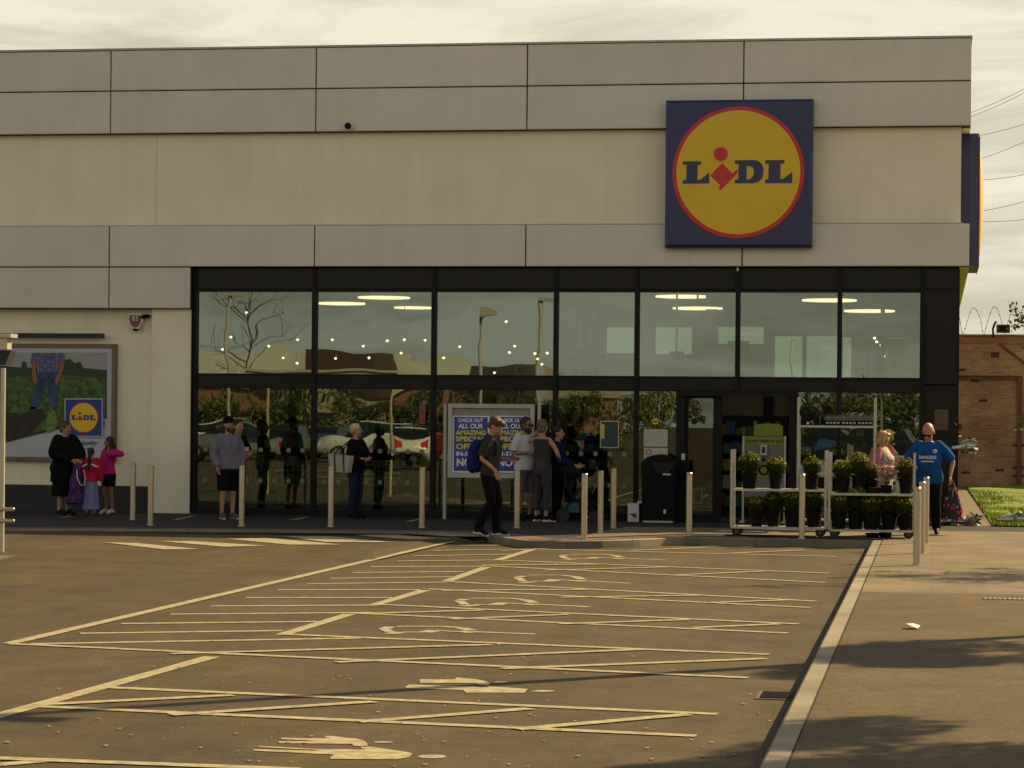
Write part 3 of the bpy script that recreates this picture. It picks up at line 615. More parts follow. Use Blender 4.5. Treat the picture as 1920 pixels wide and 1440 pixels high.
for (x0, y0, x1, y1) in ops:
    a = X_(x0, y0); b = X_(x1, y1)
    mbw.box(xprev, a.x, YB, YB+.2, ZP, zc_); mbw.box(a.x, b.x, YB, YB+.2, ZP, b.z); mbw.box(a.x, b.x, YB, YB+.2, a.z, zc_); xprev = b.x
    mb = MB(); mb.box(a.x, b.x, YB+.08, YB+.09, b.z, a.z); part('rear_window', mb, M['farglass'])
mbw.box(xprev, xs-.17, YB, YB+.2, ZP, zc_); part('interior_back_wall', mbw, M['concrete'])
for px, Y, w in [(1126, D+7, .22), (1334, D+7, .24), (1442, D+5, .2), (1655, D+6, .08), (1628, D+9, .06), (1095, D+8, .1), (1075, D+8, .1)]:
    p = W(px, 600, Y); mb = MB(); mb.box(p.x-w/2, p.x+w/2, Y, Y+.2, ZP, zc_); part('interior_column', mb, M['plinth'])
for px0, px1, py, Y in [(1080, 1440, 587, D+7.3), (1450, 1726, 592, D+6.2)]:
    a = W(px0, py, Y); b = W(px1, py, Y); mb = MB(); mb.box(a.x, b.x, Y, Y+.1, a.z-.05, a.z+.06); part('interior_beam', mb, M['plinth'])
# lamps hanging inside
k = 0
for px, py, w, Y in [(720, 557, 100, D+9), (640, 568, 92, D+7.5), (776, 576, 76, D+11), (1280, 555, 102, D+8.5), (1308, 577, 94, D+7), (1555, 562, 102, D+8), (1630, 582, 94, D+6.5)]:
    c = W(px, py, Y); r = w/2/FPX*Y*1.0; nm = ['over the left bays, first of three', 'beside the second mullion, lowest left', 'smallest of the left three', 'upper one left of the logo mullion', 'lower one left of the logo mullion', 'crossing the right-hand mullion', 'lowest one in the rightmost bay'][k]
    t = thing('disc_lamp', 'round glowing ceiling disc lamp behind the glass, '+nm, 'ceiling lamp', c, 0, 'round disc lamps inside the shop')
    mb = MB(); mb.cyl(c-Vector((0, 0, .03)), c+Vector((0, 0, .0)), r, r, 40); mb.build('glowing_disc', M['lampglow'], t)
    mb = MB(); mb.cyl(c+Vector((0, 0, .002)), c+Vector((0, 0, .07)), r*1.0, r*.96, 40); mb.cyl(c+Vector((0, 0, .07)), (c.x, c.y, zc_), .02, .02, 8); mb.build('lamp_housing', M['white'], t); k += 1
spots = [(417, 655), (433, 632), (462, 586), (504, 649), (531, 671), (557, 681), (558, 637), (623, 637), (629, 672), (681, 649), (692, 671), (726, 639), (752, 662), (758, 637), (797, 638), (832, 671), (862, 650), (949, 603), (955, 661), (965, 649), (1003, 663), (1008, 673), (1016, 683), (1026, 662), (927, 699), (1640, 634), (1644, 641), (1652, 647), (1657, 668)]
proto = None
def splab(px, py):
    b = sum(1 for q in mx_[1:7] if px > q); same = sorted(q[0]+q[1]*.01 for q in spots if sum(1 for w in mx_[1:7] if q[0] > w) == b); k = same.index(px+py*.01)
    o = ['leftmost', 'second from left', 'third from left', 'fourth from left', 'fifth from left', 'sixth from left', 'seventh from left', 'eighth from left', 'ninth from left', 'tenth from left', 'eleventh from left'][k]
    return 'small warm pendant spotlight, %s in the %s upper window' % (o, ['first', 'second', 'third', 'fourth', 'fifth', 'sixth', 'rightmost'][b])
for i, (px, py) in enumerate(spots):
    Y = D+8+(i*37 % 5); c = W(px, py, Y)
    if proto is None:
        proto = thing('pendant_spot', splab(px, py), 'spotlight', c, 0, 'small pendant spotlights inside the shop')
        mb = MB(); mb.ell((0, 0, 0), (.030, .030, .026), nu=10, nv=6); mb.build('bulb', M['spotglow'], proto, local=True)
        mb = MB(); mb.cyl((0, 0, .025), (0, 0, .16), .05, .03, 10); mb.cyl((0, 0, .16), (0, 0, 1.1), .006, .006, 5); mb.build('lamp_cap', M['black'], proto, local=True)
    else: dup(proto, c, label=splab(px, py))
for px, py, w, h, lb in [(1384, 649, 40, 20, 'dark screen hanging behind the glass below the logo mullion'), (1268, 667, 28, 16, 'smaller dark screen hanging left of the other screen')]:
    Y = D+6; c = W(px, py, Y); s = Y/FPX; t = thing('hanging_screen', lb, 'screen', c)
    mb = MB(); mb.box(c.x-w/2*s, c.x+w/2*s, c.y, c.y+.08, c.z-h/2*s, c.z+h/2*s); mb.build('screen', M['black'], t)
    mb = MB(); mb.cyl(c+Vector((0, .04, h/2*s)), (c.x, c.y+.04, zc_), .02, n=8); mb.build('drop_pole', M['galv'], t)
# shelves of stock inside
cols = [(0.4, .05, .04), (.5, .38, .07), (.08, .3, .1), (.07, .15, .4), (.6, .58, .5), (.35, .18, .08)]
SM = [mat('stock_colour', c, .6, .2, 9) for c in cols]
def shelf_unit(c, w, n, seed, lb):
    rr = random.Random(seed); t = thing('display_shelf', lb, 'shelving', c)
    mb = MB(); mb.box(-w/2, -w/2+.04, 0, .45, 0, 1.9); mb.box(w/2-.04, w/2, 0, .45, 0, 1.9); mb.box(-w/2+.041, w/2-.041, .42, .45, .02, 1.9)
    mb.build('shelf_frame', M['plinth'], t, local=True)
    for k in range(n):
        z = .1+k*1.75/n; mb = MB(); mb.box(-w/2+.045, w/2-.045, .01, .41, z, z+.03); sh = mb.build('shelf_board', M['plinth'], t, local=True)
        mb = MB(); x = -w/2+.07
        while x < w/2-.2:
            ww = rr.uniform(.08, .2); hh = rr.uniform(.12, .28); mb.box(x, x+ww-.012, .03, .3, z+.031, z+.03+hh, rr.randrange(6)); x += ww
        mb.build('stock', SM, sh, local=True)
for i, (px, Y, lb) in enumerate([(450, D+5, 'shelves of coloured packets inside behind the man in grey'), (560, D+7, 'shelves of coloured packets deep inside the second bay'), (690, D+5, 'shelves of coloured packets inside behind the blonde woman'), (1110, D+6, 'shelves of coloured packets inside left of the bin'),
                            (1400, D+4, 'shelves of coloured packets seen through the open entrance'), (1452, D+6, 'dim shelves at the back of the entrance'), (1330, D+7, 'shelves of packets seen through the sliding door'), (1650, D+5, 'shelves of packets inside behind the rack'), (390, D+3.2, 'low shelves of packets inside at the left end of the glazing'), (510, D+2.6, 'shelves of packets inside near the glass in the first bay'), (640, D+3.0, 'shelves of packets inside near the glass in the second bay'), (770, D+2.6, 'shelves of packets inside near the third mullion'), (870, D+3.4, 'shelves of packets inside behind the notice board'), (1000, D+2.8, 'shelves of packets inside behind the couple'), (1170, D+3.2, 'shelves of packets inside behind the small white box'), (1555, D+2.8, 'shelves of packets inside behind the lavender trays')]):
    shelf_unit(Vector((W(px, 850, Y).x, Y, ZP+.01)), 1.7, 5, i, lb)

# ================================================================== SIGNS
Lz = [(330,625),(470,625),(470,650),(445,651),(442,770),(468,766),(535,712),(535,796),(330,798),(330,770),(357,768),(360,651),(330,650)]
Dz = [(732,620),(870,618),(905,624),(930,640),(947,665),(953,700),(947,742),(935,768),(912,787),(870,797),(732,797),(732,770),(760,768),(760,648),(732,645)]
Dh = [(823,663),(845,663),(865,672),(877,690),(880,715),(873,742),(858,760),(838,768),(823,768)]
L2z = [(965,620),(1112,620),(1112,647),(1083,650),(1081,768),(1105,765),(1172,712),(1172,797),(965,797),(965,770),(990,768),(993,650),(965,647)]
DIA = [(632,640),(714,722),(744,690),(757,702),(742,730),(623,850),(607,838),(620,812),(543,735)]
def logo(par, f, nrm, gap=.004, bluem='blue', stroke=True):
    """f maps sign coordinates (-1..1) to the wall; nrm points at the viewer"""
    nrm = Vector(nrm)
    def c(z): return ((z[0]-757)/570.0, -(z[1]-712)/570.0)
    def P(z, k): u, v = c(z); return f(u, v)+nrm*gap*k
    def circ(r, k, cx=757, cy=712, n=72): return [P((cx+r*math.cos(i*6.28319/n), cy+r*math.sin(i*6.28319/n)), k) for i in range(n)]
    holefill('red_ring', [circ(508, 1)], M['red'], par)
    holefill('yellow_disc', [circ(478, 2)], M['yellow'], par)
    if stroke:
        holefill('letter_outline', [circ(59, 3, 622, 570, 24)], M['yellowlight'], par)
    holefill('logo_dot', [circ(53, 4, 622, 570, 32)], M['red'], par)
    holefill('logo_diamond', [[P(z, 3) for z in DIA]], M['red'], par)
    holefill('logo_letter', [[P(z, 4) for z in Lz]], M[bluem], par)
    holefill('logo_letter', [[P(z, 4) for z in Dz], [P(z, 4) for z in Dh]], M[bluem], par)
    holefill('logo_letter', [[P(z, 4) for z in L2z]], M[bluem], par)
M['yellowlight'] = mat('sign_yellow_edge', (0.62, 0.42, 0.03), 0.4, 0.05, 2)
YS = D-.22
s0 = W(1246, 464, YS); s1 = W(1525, 185, YS)
cx, cz = W(1200+757/4.113, 150+712/4.113, YS).x, W(1200+757/4.113, 150+712/4.113, YS).z
H = (s1.z-s0.z)/2; cxx = (s0.x+s1.x)/2; czz = (s0.z+s1.z)/2
sg = thing('store_sign', 'large square blue sign with yellow disc and red ring reading LiDL on the front wall', 'sign', (cxx, YS, czz))
mb = MB(); b = .04
def bevbox(mb, x0, x1, yf, yb, z0, z1, b):
    mb.add([(x0, yf+b*.6, z0), (x1, yf+b*.6, z0), (x1, yf+b*.6, z1), (x0, yf+b*.6, z1), (x0+b, yf, z0+b), (x1-b, yf, z0+b), (x1-b, yf, z1-b), (x0+b, yf, z1-b), (x0, yb, z0), (x1, yb, z0), (x1, yb, z1), (x0, yb, z1)],
           [(4,5,6,7),(0,1,5,4),(1,2,6,5),(2,3,7,6),(3,0,4,7),(8,9,1,0),(9,10,2,1),(10,11,3,2),(11,8,0,3),(8,11,10,9)])
bevbox(mb, s0.x, s1.x, YS, D-.002, s0.z, s1.z, .05); mb.build('sign_box', M['blue'], sg)
logo(sg, lambda u, v: Vector((cx+u*H, YS, cz+v*H)), (0, -1, 0))
# side sign seen edge on
YQ = D+1.2; a = W(1838, 250, YQ); b_ = W(1838, 498, YQ); L = a.z-b_.z
sg2 = thing('side_sign', 'blue box sign with bulging yellow disc seen edge-on at the right corner of the building', 'sign', (xe+.1, YQ, b_.z))
mb = MB(); mb.box(xe+.001, a.x-.02, YQ, YQ+L, b_.z, a.z); mb.box(xw+.001, xe+.0005, YQ+.05, YQ+L-.05, z3+.01, z2-.01); mb.box(a.x-.018, a.x, YQ-.01, YQ+L+.01, b_.z-.02, a.z-.06); mb.build('sign_box', M['blue'], sg2)
mb = MB(); mb.ell((a.x, YQ+L/2, (a.z+b_.z)/2), (.085, L*.42, L*.42), nu=40, nv=20); mb.build('yellow_dome', M['yellowlight'], sg2)
mb = MB(); mb.ell((a.x, YQ+L/2, (a.z+b_.z)/2), (.04, L*.45, L*.45), nu=40, nv=20); mb.build('red_rim', M['red'], sg2)

# ---- billboard
YP = D+.18
def Wp(x, y, k=0): return W(x, y, YP-.0045*k-.01)
bb = thing('billboard', 'framed poster on the left wall, man in checked shirt and jeans in a green field', 'billboard', W(70, 862, YP))
f0 = W(-110, 862, YP); f1 = W(218, 645, YP)
mb = MB(); fw_ = .075
mb.box(f0.x, f1.x, YP-.03, D+.268, f0.z, f0.z+fw_); mb.box(f0.x, f1.x, YP-.03, D+.268, f1.z-fw_, f1.z); mb.box(f1.x-fw_, f1.x, YP-.03, D+.268, f0.z+fw_+.001, f1.z-fw_-.001); mb.box(f0.x, f0.x+fw_, YP-.03, D+.268, f0.z+fw_+.001, f1.z-fw_-.001)
M['bronze'] = mat('billboard_frame', (0.16, 0.12, 0.085), 0.5, 0.2, 6, metal=0.3)
mb.build('poster_frame', M['bronze'], bb)
M['pwhite'] = mat('poster_white', (0.46, 0.48, 0.53), 0.6, 0.05, 2)
mb = MB(); mb.box(f0.x+fw_, f1.x-fw_, YP-.005, D+.26, f0.z+fw_, f1.z-fw_); mb.build('poster_sheet', M['pwhite'], bb)
def flat(name, pts, m, k): return holefill(name, [[Wp(x, y, k) for x, y in pts]], m, bb)
M['psky'] = mat('poster_sky', (0.32, 0.33, 0.33), 0.6, 0.15, 1.2, stretch=(1, 1, 3)); M['pfield'] = mat('poster_field', (0.018, 0.045, 0.012), 0.6, 0.5, 9, col2=(0.10, 0.19, 0.03))
M['psoil'] = mat('poster_soil', (0.010, 0.010, 0.008), 0.6, 0.5, 6, col2=(0.035, 0.025, 0.015)); M['pfar'] = mat('poster_far_field', (0.020, 0.045, 0.018), 0.6, 0.4, 14, stretch=(1, 1, 4)); M['pjean'] = mat('poster_jeans', (0.008, 0.035, 0.10), 0.6, 0.5, 5, col2=(0.03, 0.10, 0.24)); M['pskin'] = mat('poster_skin', (0.30, 0.10, 0.06), 0.6, 0.1, 5)
M['pleaf'] = mat('poster_leaf', (0.10, 0.17, 0.02), 0.6, 0.4, 12, col2=(0.2, 0.28, 0.06))
flat('poster_sky', [(-80, 661), (200, 661), (200, 694), (-80, 692)], M['psky'], 1)
flat('poster_field', [(-80, 684), (8, 686), (40, 689), (41, 680), (46, 677), (50, 681), (51, 689), (120, 690), (122, 676), (131, 672), (140, 681), (150, 678), (157, 690), (200, 694), (200, 785), (192, 785), (120, 802), (8, 830), (-80, 845)], M['pfar'], 2)
flat('poster_crop', [(-80, 712), (0, 708), (60, 705), (130, 704), (198, 710), (198, 783), (192, 784), (110, 800), (20, 820), (-80, 840)], M['pfield'], 3)
flat('poster_soil', [(-80, 775), (10, 772), (40, 776), (62, 768), (80, 766), (84, 782), (70, 800), (60, 812), (8, 830), (-80, 848)], M['psoil'], 4)
rl = random.Random(3)
mb = MB()
for i in range(420):
    x = rl.uniform(-70, 195); y = rl.uniform(705, 800); sc_ = .5+(y-700)/60
    if y > 762 and x < 85: continue
    l = rl.uniform(1.5, 4)*sc_; a = rl.uniform(0, 3.14); w = l*.35
    mb.add([Wp(x+l*math.cos(a), y+l*.6*math.sin(a), 4.2), Wp(x-w*math.sin(a), y+w*math.cos(a), 4.2), Wp(x-l*math.cos(a), y-l*.6*math.sin(a), 4.2), Wp(x+w*math.sin(a), y-w*math.cos(a), 4.2)], [(0, 1, 2, 3)], rl.randrange(3))
mb.build('poster_leaves', [M['pfield'], mat('poster_leaf_mid', (0.03, 0.06, 0.012), .6), mat('poster_leaf_light', (0.12, 0.20, 0.035), .6)], bb)
flat('poster_leaf', [(84, 806), (88, 780), (94, 768), (102, 770), (106, 782), (110, 792), (104, 804), (92, 812)], M['pleaf'], 5)
flat('poster_boot', [(57, 762), (69, 764), (66, 800), (48, 812), (46, 796)], M['psoil'], 5)
flat('poster_jeans', [(70, 695), (107, 695), (110, 712), (107, 740), (106, 768), (97, 768), (92, 742), (88, 720), (80, 738), (70, 765), (57, 768), (60, 740), (69, 715)], M['pjean'], 5)
flat('poster_arm', [(59, 680), (66, 678), (68, 700), (70, 716), (66, 721), (61, 712)], M['pskin'], 6)
flat('poster_arm', [(113, 676), (121, 674), (119, 692), (111, 716), (105, 724), (103, 712), (110, 698)], M['pskin'], 6)
M['plaid'] = tiles('poster_plaid', (0.22, 0.21, 0.30), (0.055, 0.045, 0.12), (0.10, 0.09, 0.20), 0.075, 0.075, 0.016, True, 0.7, 0.0, 0.0)
flat('poster_shirt', [(60, 662), (119, 662), (122, 676), (113, 681), (110, 698), (70, 699), (68, 680), (57, 682)], M['plaid'], 7)
q0 = W(121, 819, YP); q1 = W(192, 747, YP)
flat('poster_logo_border', [(121, 747), (193, 747), (193, 819), (121, 819)], M['pwhite'], 8)
flat('poster_logo_square', [(123, 749), (190.5, 749), (190.5, 817), (123, 817)], M['bluebright'], 9)
hh = 34.2*(D/FPX)*.985; qc = Wp(157, 783, 9)
logo(bb, lambda u, v: Vector((qc.x+u*hh, qc.y, qc.z+v*hh)), (0, -1, 0), .003, 'bluebright', False)
M['ink'] = mat('blue_ink', (0.01, 0.05, 0.22), .6)
text_on('poster_text', 'Big on quality', Wp(152, 831, 2), .105, M['ink'], bb, .64, bold=.012, shear=.35)
text_on('poster_text', 'Lidl on price', Wp(157, 841, 2), .062, M['ink'], bb, .40, bold=.01, shear=.35)
# light bar over the billboard
t = thing('picture_light', 'long dark light bar fixed to the wall above the billboard', 'lamp', W(90, 629, YP))
a = W(-100, 629, YP); b = W(197, 629, YP); mb = MB(); mb.box(a.x, b.x, YP-.10, YP-.02, a.z-.04, b.z+.035); mb.build('light_bar', M['plinth'], t)
for px in (112, -60): c = W(px, 629, YP); mb = MB(); mb.box(c.x-.02, c.x+.02, YP-.019, D+.268, c.z-.015, c.z+.02); mb.build('bracket', M['galv'], t)
# alarm bell box, security cameras
c = W(252, 601, D+.1); t = thing('alarm_box', 'white and red shield-shaped alarm box on the wall above the billboard', 'alarm', c)
def sh(s, k): return [Vector((c.x+x*s, D+.14-k, c.z+z*s)) for x, z in [(-.13, .13), (-.15, .02), (-.10, -.10), (-.04, -.16), (.05, -.16), (.11, -.10), (.15, .02), (.13, .13)]]
mb = MB(); mb.prism(sh(1, 0), (0, .125, 0)); mb.build('box', M['white'], t, fix=True)
mb = MB(); mb.add(sh(.78, .006), [tuple(range(8))]); mb.build('red_face', M['posterpink'], t)
text_on('alarm_lettering', '83', Vector((c.x, D+.128, c.z+.04)), .09, M['white'], t)
mb = MB(); mb.cyl((c.x, D+.18, c.z-.19), (c.x, D+.18, c.z-.15), .05, .06, 12); mb.build('strobe_lens', M['black'], t)
c = W(272, 594, D+.15); t = thing('security_camera', 'small dark bullet camera beside the alarm box', 'camera', c)
mb = MB(); mb.cyl((c.x-.08, c.y, c.z-.01), (c.x+.06, c.y+.03, c.z+.02), .035, .035, 12); mb.build('camera_body', M['black'], t)
mb = MB(); mb.cyl((c.x+.05, c.y+.02, c.z), (c.x+.06, D+.27, c.z+.02), .018, n=8); mb.build('wall_arm', M['black'], t)
c = W(654, 237, D); t = thing('dome_camera', 'small round dome camera under the top fascia', 'camera', c)
mb = MB(); mb.cyl((c.x+.03, D-.06, c.z+.02), (c.x+.03, D-.001, c.z+.02), .08, .085, 18); mb.build('mount', M['white'], t)
mb = MB(); mb.ell((c.x, D-.08, c.z), .062); mb.build('dome', M['black'], t)
# small bracket lamp nub under the logo
c = W(1383, 503, D-.05); t = thing('lightning_clip', 'tiny pale nub under the fascia joint below the logo', 'fitting', c); mb = MB(); mb.box(c.x-.02, c.x+.02, D-.03, D-.002, c.z-.05, c.z+.01); mb.build('clip', M['coping'], t)

# ---- noticeboard with offer posters
YN = D-.42
nb = thing('notice_board', 'silver framed notice board on two posts with two blue CHECK OUT SPECIAL OFFERS posters', 'notice board', G(920, 968, ZP))
YN = 44.55
n0 = W(839, 895, YN); n1 = W(1002, 758, YN)
for px in (833, 1009):
    p = W(px, 900, YN); top = W(px, 757, YN); mb = MB(); mb.cyl((p.x, YN+.05, ZP), (p.x, YN+.05, top.z), .035, n=12); mb.build('post', M['alu'], nb)
mb = MB(); f = .075
for (a, b, c_, d_) in [(n0.x, n1.x, n0.z, n0.z+f), (n0.x, n1.x, n1.z-f, n1.z), (n0.x, n0.x+f, n0.z+f+.001, n1.z-f-.001), (n1.x-f, n1.x, n0.z+f+.001, n1.z-f-.001)]: mb.box(a, b, YN, YN+.1, c_, d_)
mb.build('board_frame', M['alu'], nb)
mb = MB(); mb.box(n0.x+f, n1.x-f, YN+.05, YN+.09, n0.z+f, n1.z-f); mb.build('board_back', mat('board_back_grey', (.28, .27, .25), .7), nb)
M['pblue'] = mat('offer_poster_blue', (0.05, 0.05, 0.30), 0.6, 0.08, 3); M['offyel'] = mat('offer_yellow', (0.72, 0.66, 0.01), .6); M['offwhite'] = mat('offer_white', (0.78, 0.78, 0.85), .6)
for x0, x1 in ((847, 917), (924, 992)):
    a = W(x0, 886, YN); b = W(x1, 780, YN); mb = MB(); mb.box(a.x, b.x, YN+.040, YN+.046, a.z, b.z, 0); pp = mb.build('poster_border', M['offwhite'], nb)
    mb = MB(); mb.box(a.x+.03, b.x-.03, YN+.036, YN+.039, a.z+.03, b.z-.02); ps = mb.build('poster_sheet', M['pblue'], pp)
    xc = (x0+x1)/2
    for tx, y, h, w, mm in [('CHECK OUT', 788, .068, 50, 'offwhite'), ('ALL OUR', 799, .088, 50, 'offwhite'), ('AMAZING', 811, .085, 60, 'offyel'), ('SPECIAL', 823, .088, 60, 'offyel'), ('OFFERS', 837.5, .10, 58, 'offyel'), ('IN-STORE', 851, .078, 58, 'offwhite'), ('NOW!', 867, .145, 56, 'offwhite')]:
        cw = W(xc, y, YN); text_on('poster_text', tx, Vector((cw.x, YN+.0335, cw.z)), h, M[mm], pp, w*YN/FPX*.97, bold=.03)
    cw = W(xc-8, 881, YN); mb = MB(); mb.box(cw.x-.2, cw.x+.1, YN+.032, YN+.034, cw.z-.012, cw.z+.012); mb.build('small_print', M['ink'], pp)

# ---- notices on the glass
def notice(x0, y0, x1, y1, m, name, lb, Y=YG-.02, sub=None):
    a = W(x0, y1, Y); b = W(x1, y0, Y); t = thing(name, lb, 'notice', ((a.x+b.x)/2, Y, (a.z+b.z)/2)); mb = MB(); mb.box(a.x, b.x, Y-.006, Y, a.z, b.z); mb.build('sheet', m, t); return t, a, b
t, a, b = notice(1207, 805, 1252, 837, M['paper'], 'window_notice', 'upper of the two pale paper notices stuck on the glass above the bin')
for k in range(5): mb = MB(); mb.box(a.x+.03, b.x-.05-.06*(k % 2), YG-.0285, YG-.027, b.z-.06-k*.045, b.z-.045-k*.045); mb.build('print_line', M['concrete'], t)
t, a, b = notice(1207, 840, 1252, 866, M['paper'], 'window_notice', 'lower paper notice with red prohibition ring on the glass above the bin')
c = W(1216, 848, YG-.03); mb = MB(); mb.add([(c.x+.055*math.cos(i*.3927), YG-.0275, c.z+.055*math.sin(i*.3927)) for i in range(16)]+[(c.x+.038*math.cos(i*.3927), YG-.0275, c.z+.038*math.sin(i*.3927)) for i in range(16)], [(i, (i+1) % 16, 16+(i+1) % 16, 16+i) for i in range(16)]); mb.build('red_ring', M['red'], t)
c = W(1229, 790, YG-.03); t = thing('yellow_sticker', 'round yellow sticker on the glass above the paper notices', 'sticker', c); mb = MB(); mb.cyl((c.x, YG-.03, c.z), (c.x, YG-.024, c.z), .06, n=20); mb.build('disc', M['yellow'], t); mb = MB(); mb.box(c.x-.035, c.x+.035, YG-.034, YG-.031, c.z-.012, c.z+.01); mb.build('print', M['black'], t)
M['teal'] = mat('poster_teal', (0.012, 0.045, 0.05), .5, .4, 4)
t, a, b = notice(1127, 791, 1159, 838, M['teal'], 'window_poster', 'dark teal framed poster on the glass left of the bin')
mb = MB(); w = .018; mb.box(a.x-w, b.x+w, YG-.03, YG-.0265, b.z, b.z+w); mb.box(a.x-w, b.x+w, YG-.03, YG-.0265, a.z-w, a.z); mb.box(a.x-w, a.x, YG-.03, YG-.0265, a.z, b.z); mb.box(b.x, b.x+w, YG-.03, YG-.0265, a.z, b.z); mb.build('poster_frame', M['paper'], t)
mb = MB(); mb.box(a.x, a.x+.06, YG-.0285, YG-.0266, a.z+.15, b.z-.05); mb.build('yellow_strip', M['yellow'], t)
t, a, b = notice(1752, 768, 1778, 806, mat('birdhouse_card', (.10, .075, .04), .7), 'house_card', 'small brown house-shaped card on the dark corner panel above the bald man', YG-.07)
c = (a+b)/2; mb = MB(); mb.prism([Vector((a.x+.03, YG-.08, a.z+.05)), Vector((b.x-.03, YG-.08, a.z+.05)), Vector((b.x-.03, YG-.08, c.z+.02)), Vector((c.x, YG-.08, b.z-.04)), Vector((a.x+.03, YG-.08, c.z+.02))], (0, .003, 0)); mb.build('house_print', M['wood'], t)
t, a, b = notice(786, 757, 798, 795, M['posterpink'], 'door_notice', 'narrow pale strip notice with red circle on the third mullion', YG-.1)

# ================================================================== BOLLARDS
def bollard(loc, h, r=.048, lb='', first=False):
    t = thing('bollard', lb, 'bollard', loc, 0, 'stainless steel bollards')
    mb = MB(); mb.cyl((0, 0, 0), (0, 0, h-.012), r, n=24); mb.cyl((0, 0, h-.012), (0, 0, h), r, r*.8, n=24); mb.build('tube', M['steel'], t, local=True)
    mb = MB(); mb.cyl((0, 0, h-.05), (0, 0, h-.046), r*1.015, n=24); mb.build('cap_joint', M['rubber'], t, local=True)
    mb = MB(); mb.cyl((0, 0, 0), (0, 0, .012), r*1.35, n=20); mb.build('base_ring', M['galv'], t, local=True)
    return t
BL = [(249, 975, 'leftmost steel bollard, in front of the dark plinth by the girl in pink'), (282, 985, 'steel bollard in front of the pale pilaster left of the glazing'), (453, 987, 'steel bollard beside the bearded man in grey sweater'),
      (620, 988, 'steel bollard just left of the woman with the pale shoulder bag'), (791, 990, 'steel bollard just left of the notice board post'), (969, 990, 'steel bollard in front of the man in white t-shirt'),
      (1095, 1012, 'nearest of the three steel bollards clustered by the pushchair'), (1125.5, 1000, 'middle of the three steel bollards clustered by the pushchair'), (1150, 990.5, 'rearmost of the three steel bollards clustered by the pushchair'),
      (1291.5, 1005, 'steel bollard between the black bin and the plant trolley'), (1503, 1010, 'steel bollard in front of the left plant trolley')]
b0 = None
for px, py, lb in BL:
    p = G(px, py, ZP)
    if b0 is None: b0 = bollard(p, 1.0, .0475, lb)
    else: dup(b0, p, label=lb)
px_ = G(1719, 1060, ZP)
for k, (yy, lb) in enumerate([(0, 'nearest and tallest-looking steel bollard at the kerb corner, in front of the man in blue'), (2.9, 'second steel bollard hidden behind the nearest one at the kerb corner'), (5.9, 'third steel bollard in the row behind the nearest corner bollard')]):
    dup(b0, px_+Vector((0.0+.016*yy, yy, 0)), label=lb).scale = (1.0, 1.0, 1.0)

# ---- litter bin
p = Vector((W(1234, 900, 44.6).x, 44.6, ZP)); bx = .295
t = thing('litter_bin', 'large black domed litter bin beside the entrance', 'bin', p)
mb = MB(); mb.loft([[p+Vector((bx*sx, .26+.26*sy, z)) for sx, sy in [(-.98, -1), (-.8, -1), (.8, -1), (.98, -1), (1, -.8), (1, .8), (.98, 1), (-.98, 1), (-1, .8), (-1, -.8)]] for z in (.03, .8)]); mb.build('bin_body', M['blacklid'], t)
prof = [(-1.03, .80), (-1.03, 1.04), (-.95, 1.09), (-.7, 1.15), (-.35, 1.19), (0, 1.205), (.35, 1.19), (.7, 1.15), (.95, 1.09), (1.03, 1.04), (1.03, .80)]
mb = MB(); mb.prism([p+Vector((bx*x, -.02, z)) for x, z in prof], (0, .56, 0)); mb.build('bin_hood', M['blacklid'], t, fix=True)
mb = MB(); n = 20
mb.add([p+Vector((.09+.16*math.cos(math.pi+math.pi*i/n), -.026, 1.06+.17*math.sin(math.pi+math.pi*i/n))) for i in range(n+1)], [tuple(range(n+1))]); mb.build('opening', M['gap'], t)
mb = MB(); mb.path([p+Vector((.09+.17*math.cos(math.pi+math.pi*i/n), -.028, 1.06+.18*math.sin(math.pi+math.pi*i/n))) for i in range(n+1)], .010, 6); mb.build('opening_rim', M['plinth'], t)
mb = MB(); mb.box(p.x+.08, p.x+.22, p.y-.03, p.y-.021, .84+ZP, .87+ZP); mb.box(p.x-bx*.9, p.x+bx*.9, p.y+.0, p.y+.4, ZP, ZP+.03); mb.build('lock_plate', M['galv'], t)
mb = MB(); mb.box(p.x+.10, p.x+.145, p.y-.006, p.y-.001, ZP+.16, ZP+.23); mb.build('white_sticker', M['white'], t)
mb = MB(); mb.box(p.x-bx, p.x+bx+.20, p.y+.56, p.y+.74, ZP, ZP+1.10); t2 = tag(mb.build('dark_cabinet', M['blacklid']), 'low black cabinet behind and right of the litter bin', 'cabinet')
# small white box with a picture
p = Vector((W(1188, 900, 44.75).x, 44.75, ZP)); t = thing('leaflet_box', 'small white box with a brown picture standing on the pavement left of the bin', 'box', p)
mb = MB(); mb.box(p.x-.10, p.x+.10, p.y, p.y+.16, ZP, ZP+.33); mb.box(p.x+.07, p.x+.15, p.y+.02, p.y+.1, ZP+.33, ZP+.37); mb.build('box_body', M['white'], t)
mb = MB(); mb.add([p+Vector((x, -.004, z)) for x, z in [(-.07, .13), (-.03, .15), (.05, .15), (.06, .10), (.04, .06), (.0, .08), (-.02, .11)]], [tuple(range(7))]); mb.build('picture', M['wood'], t)
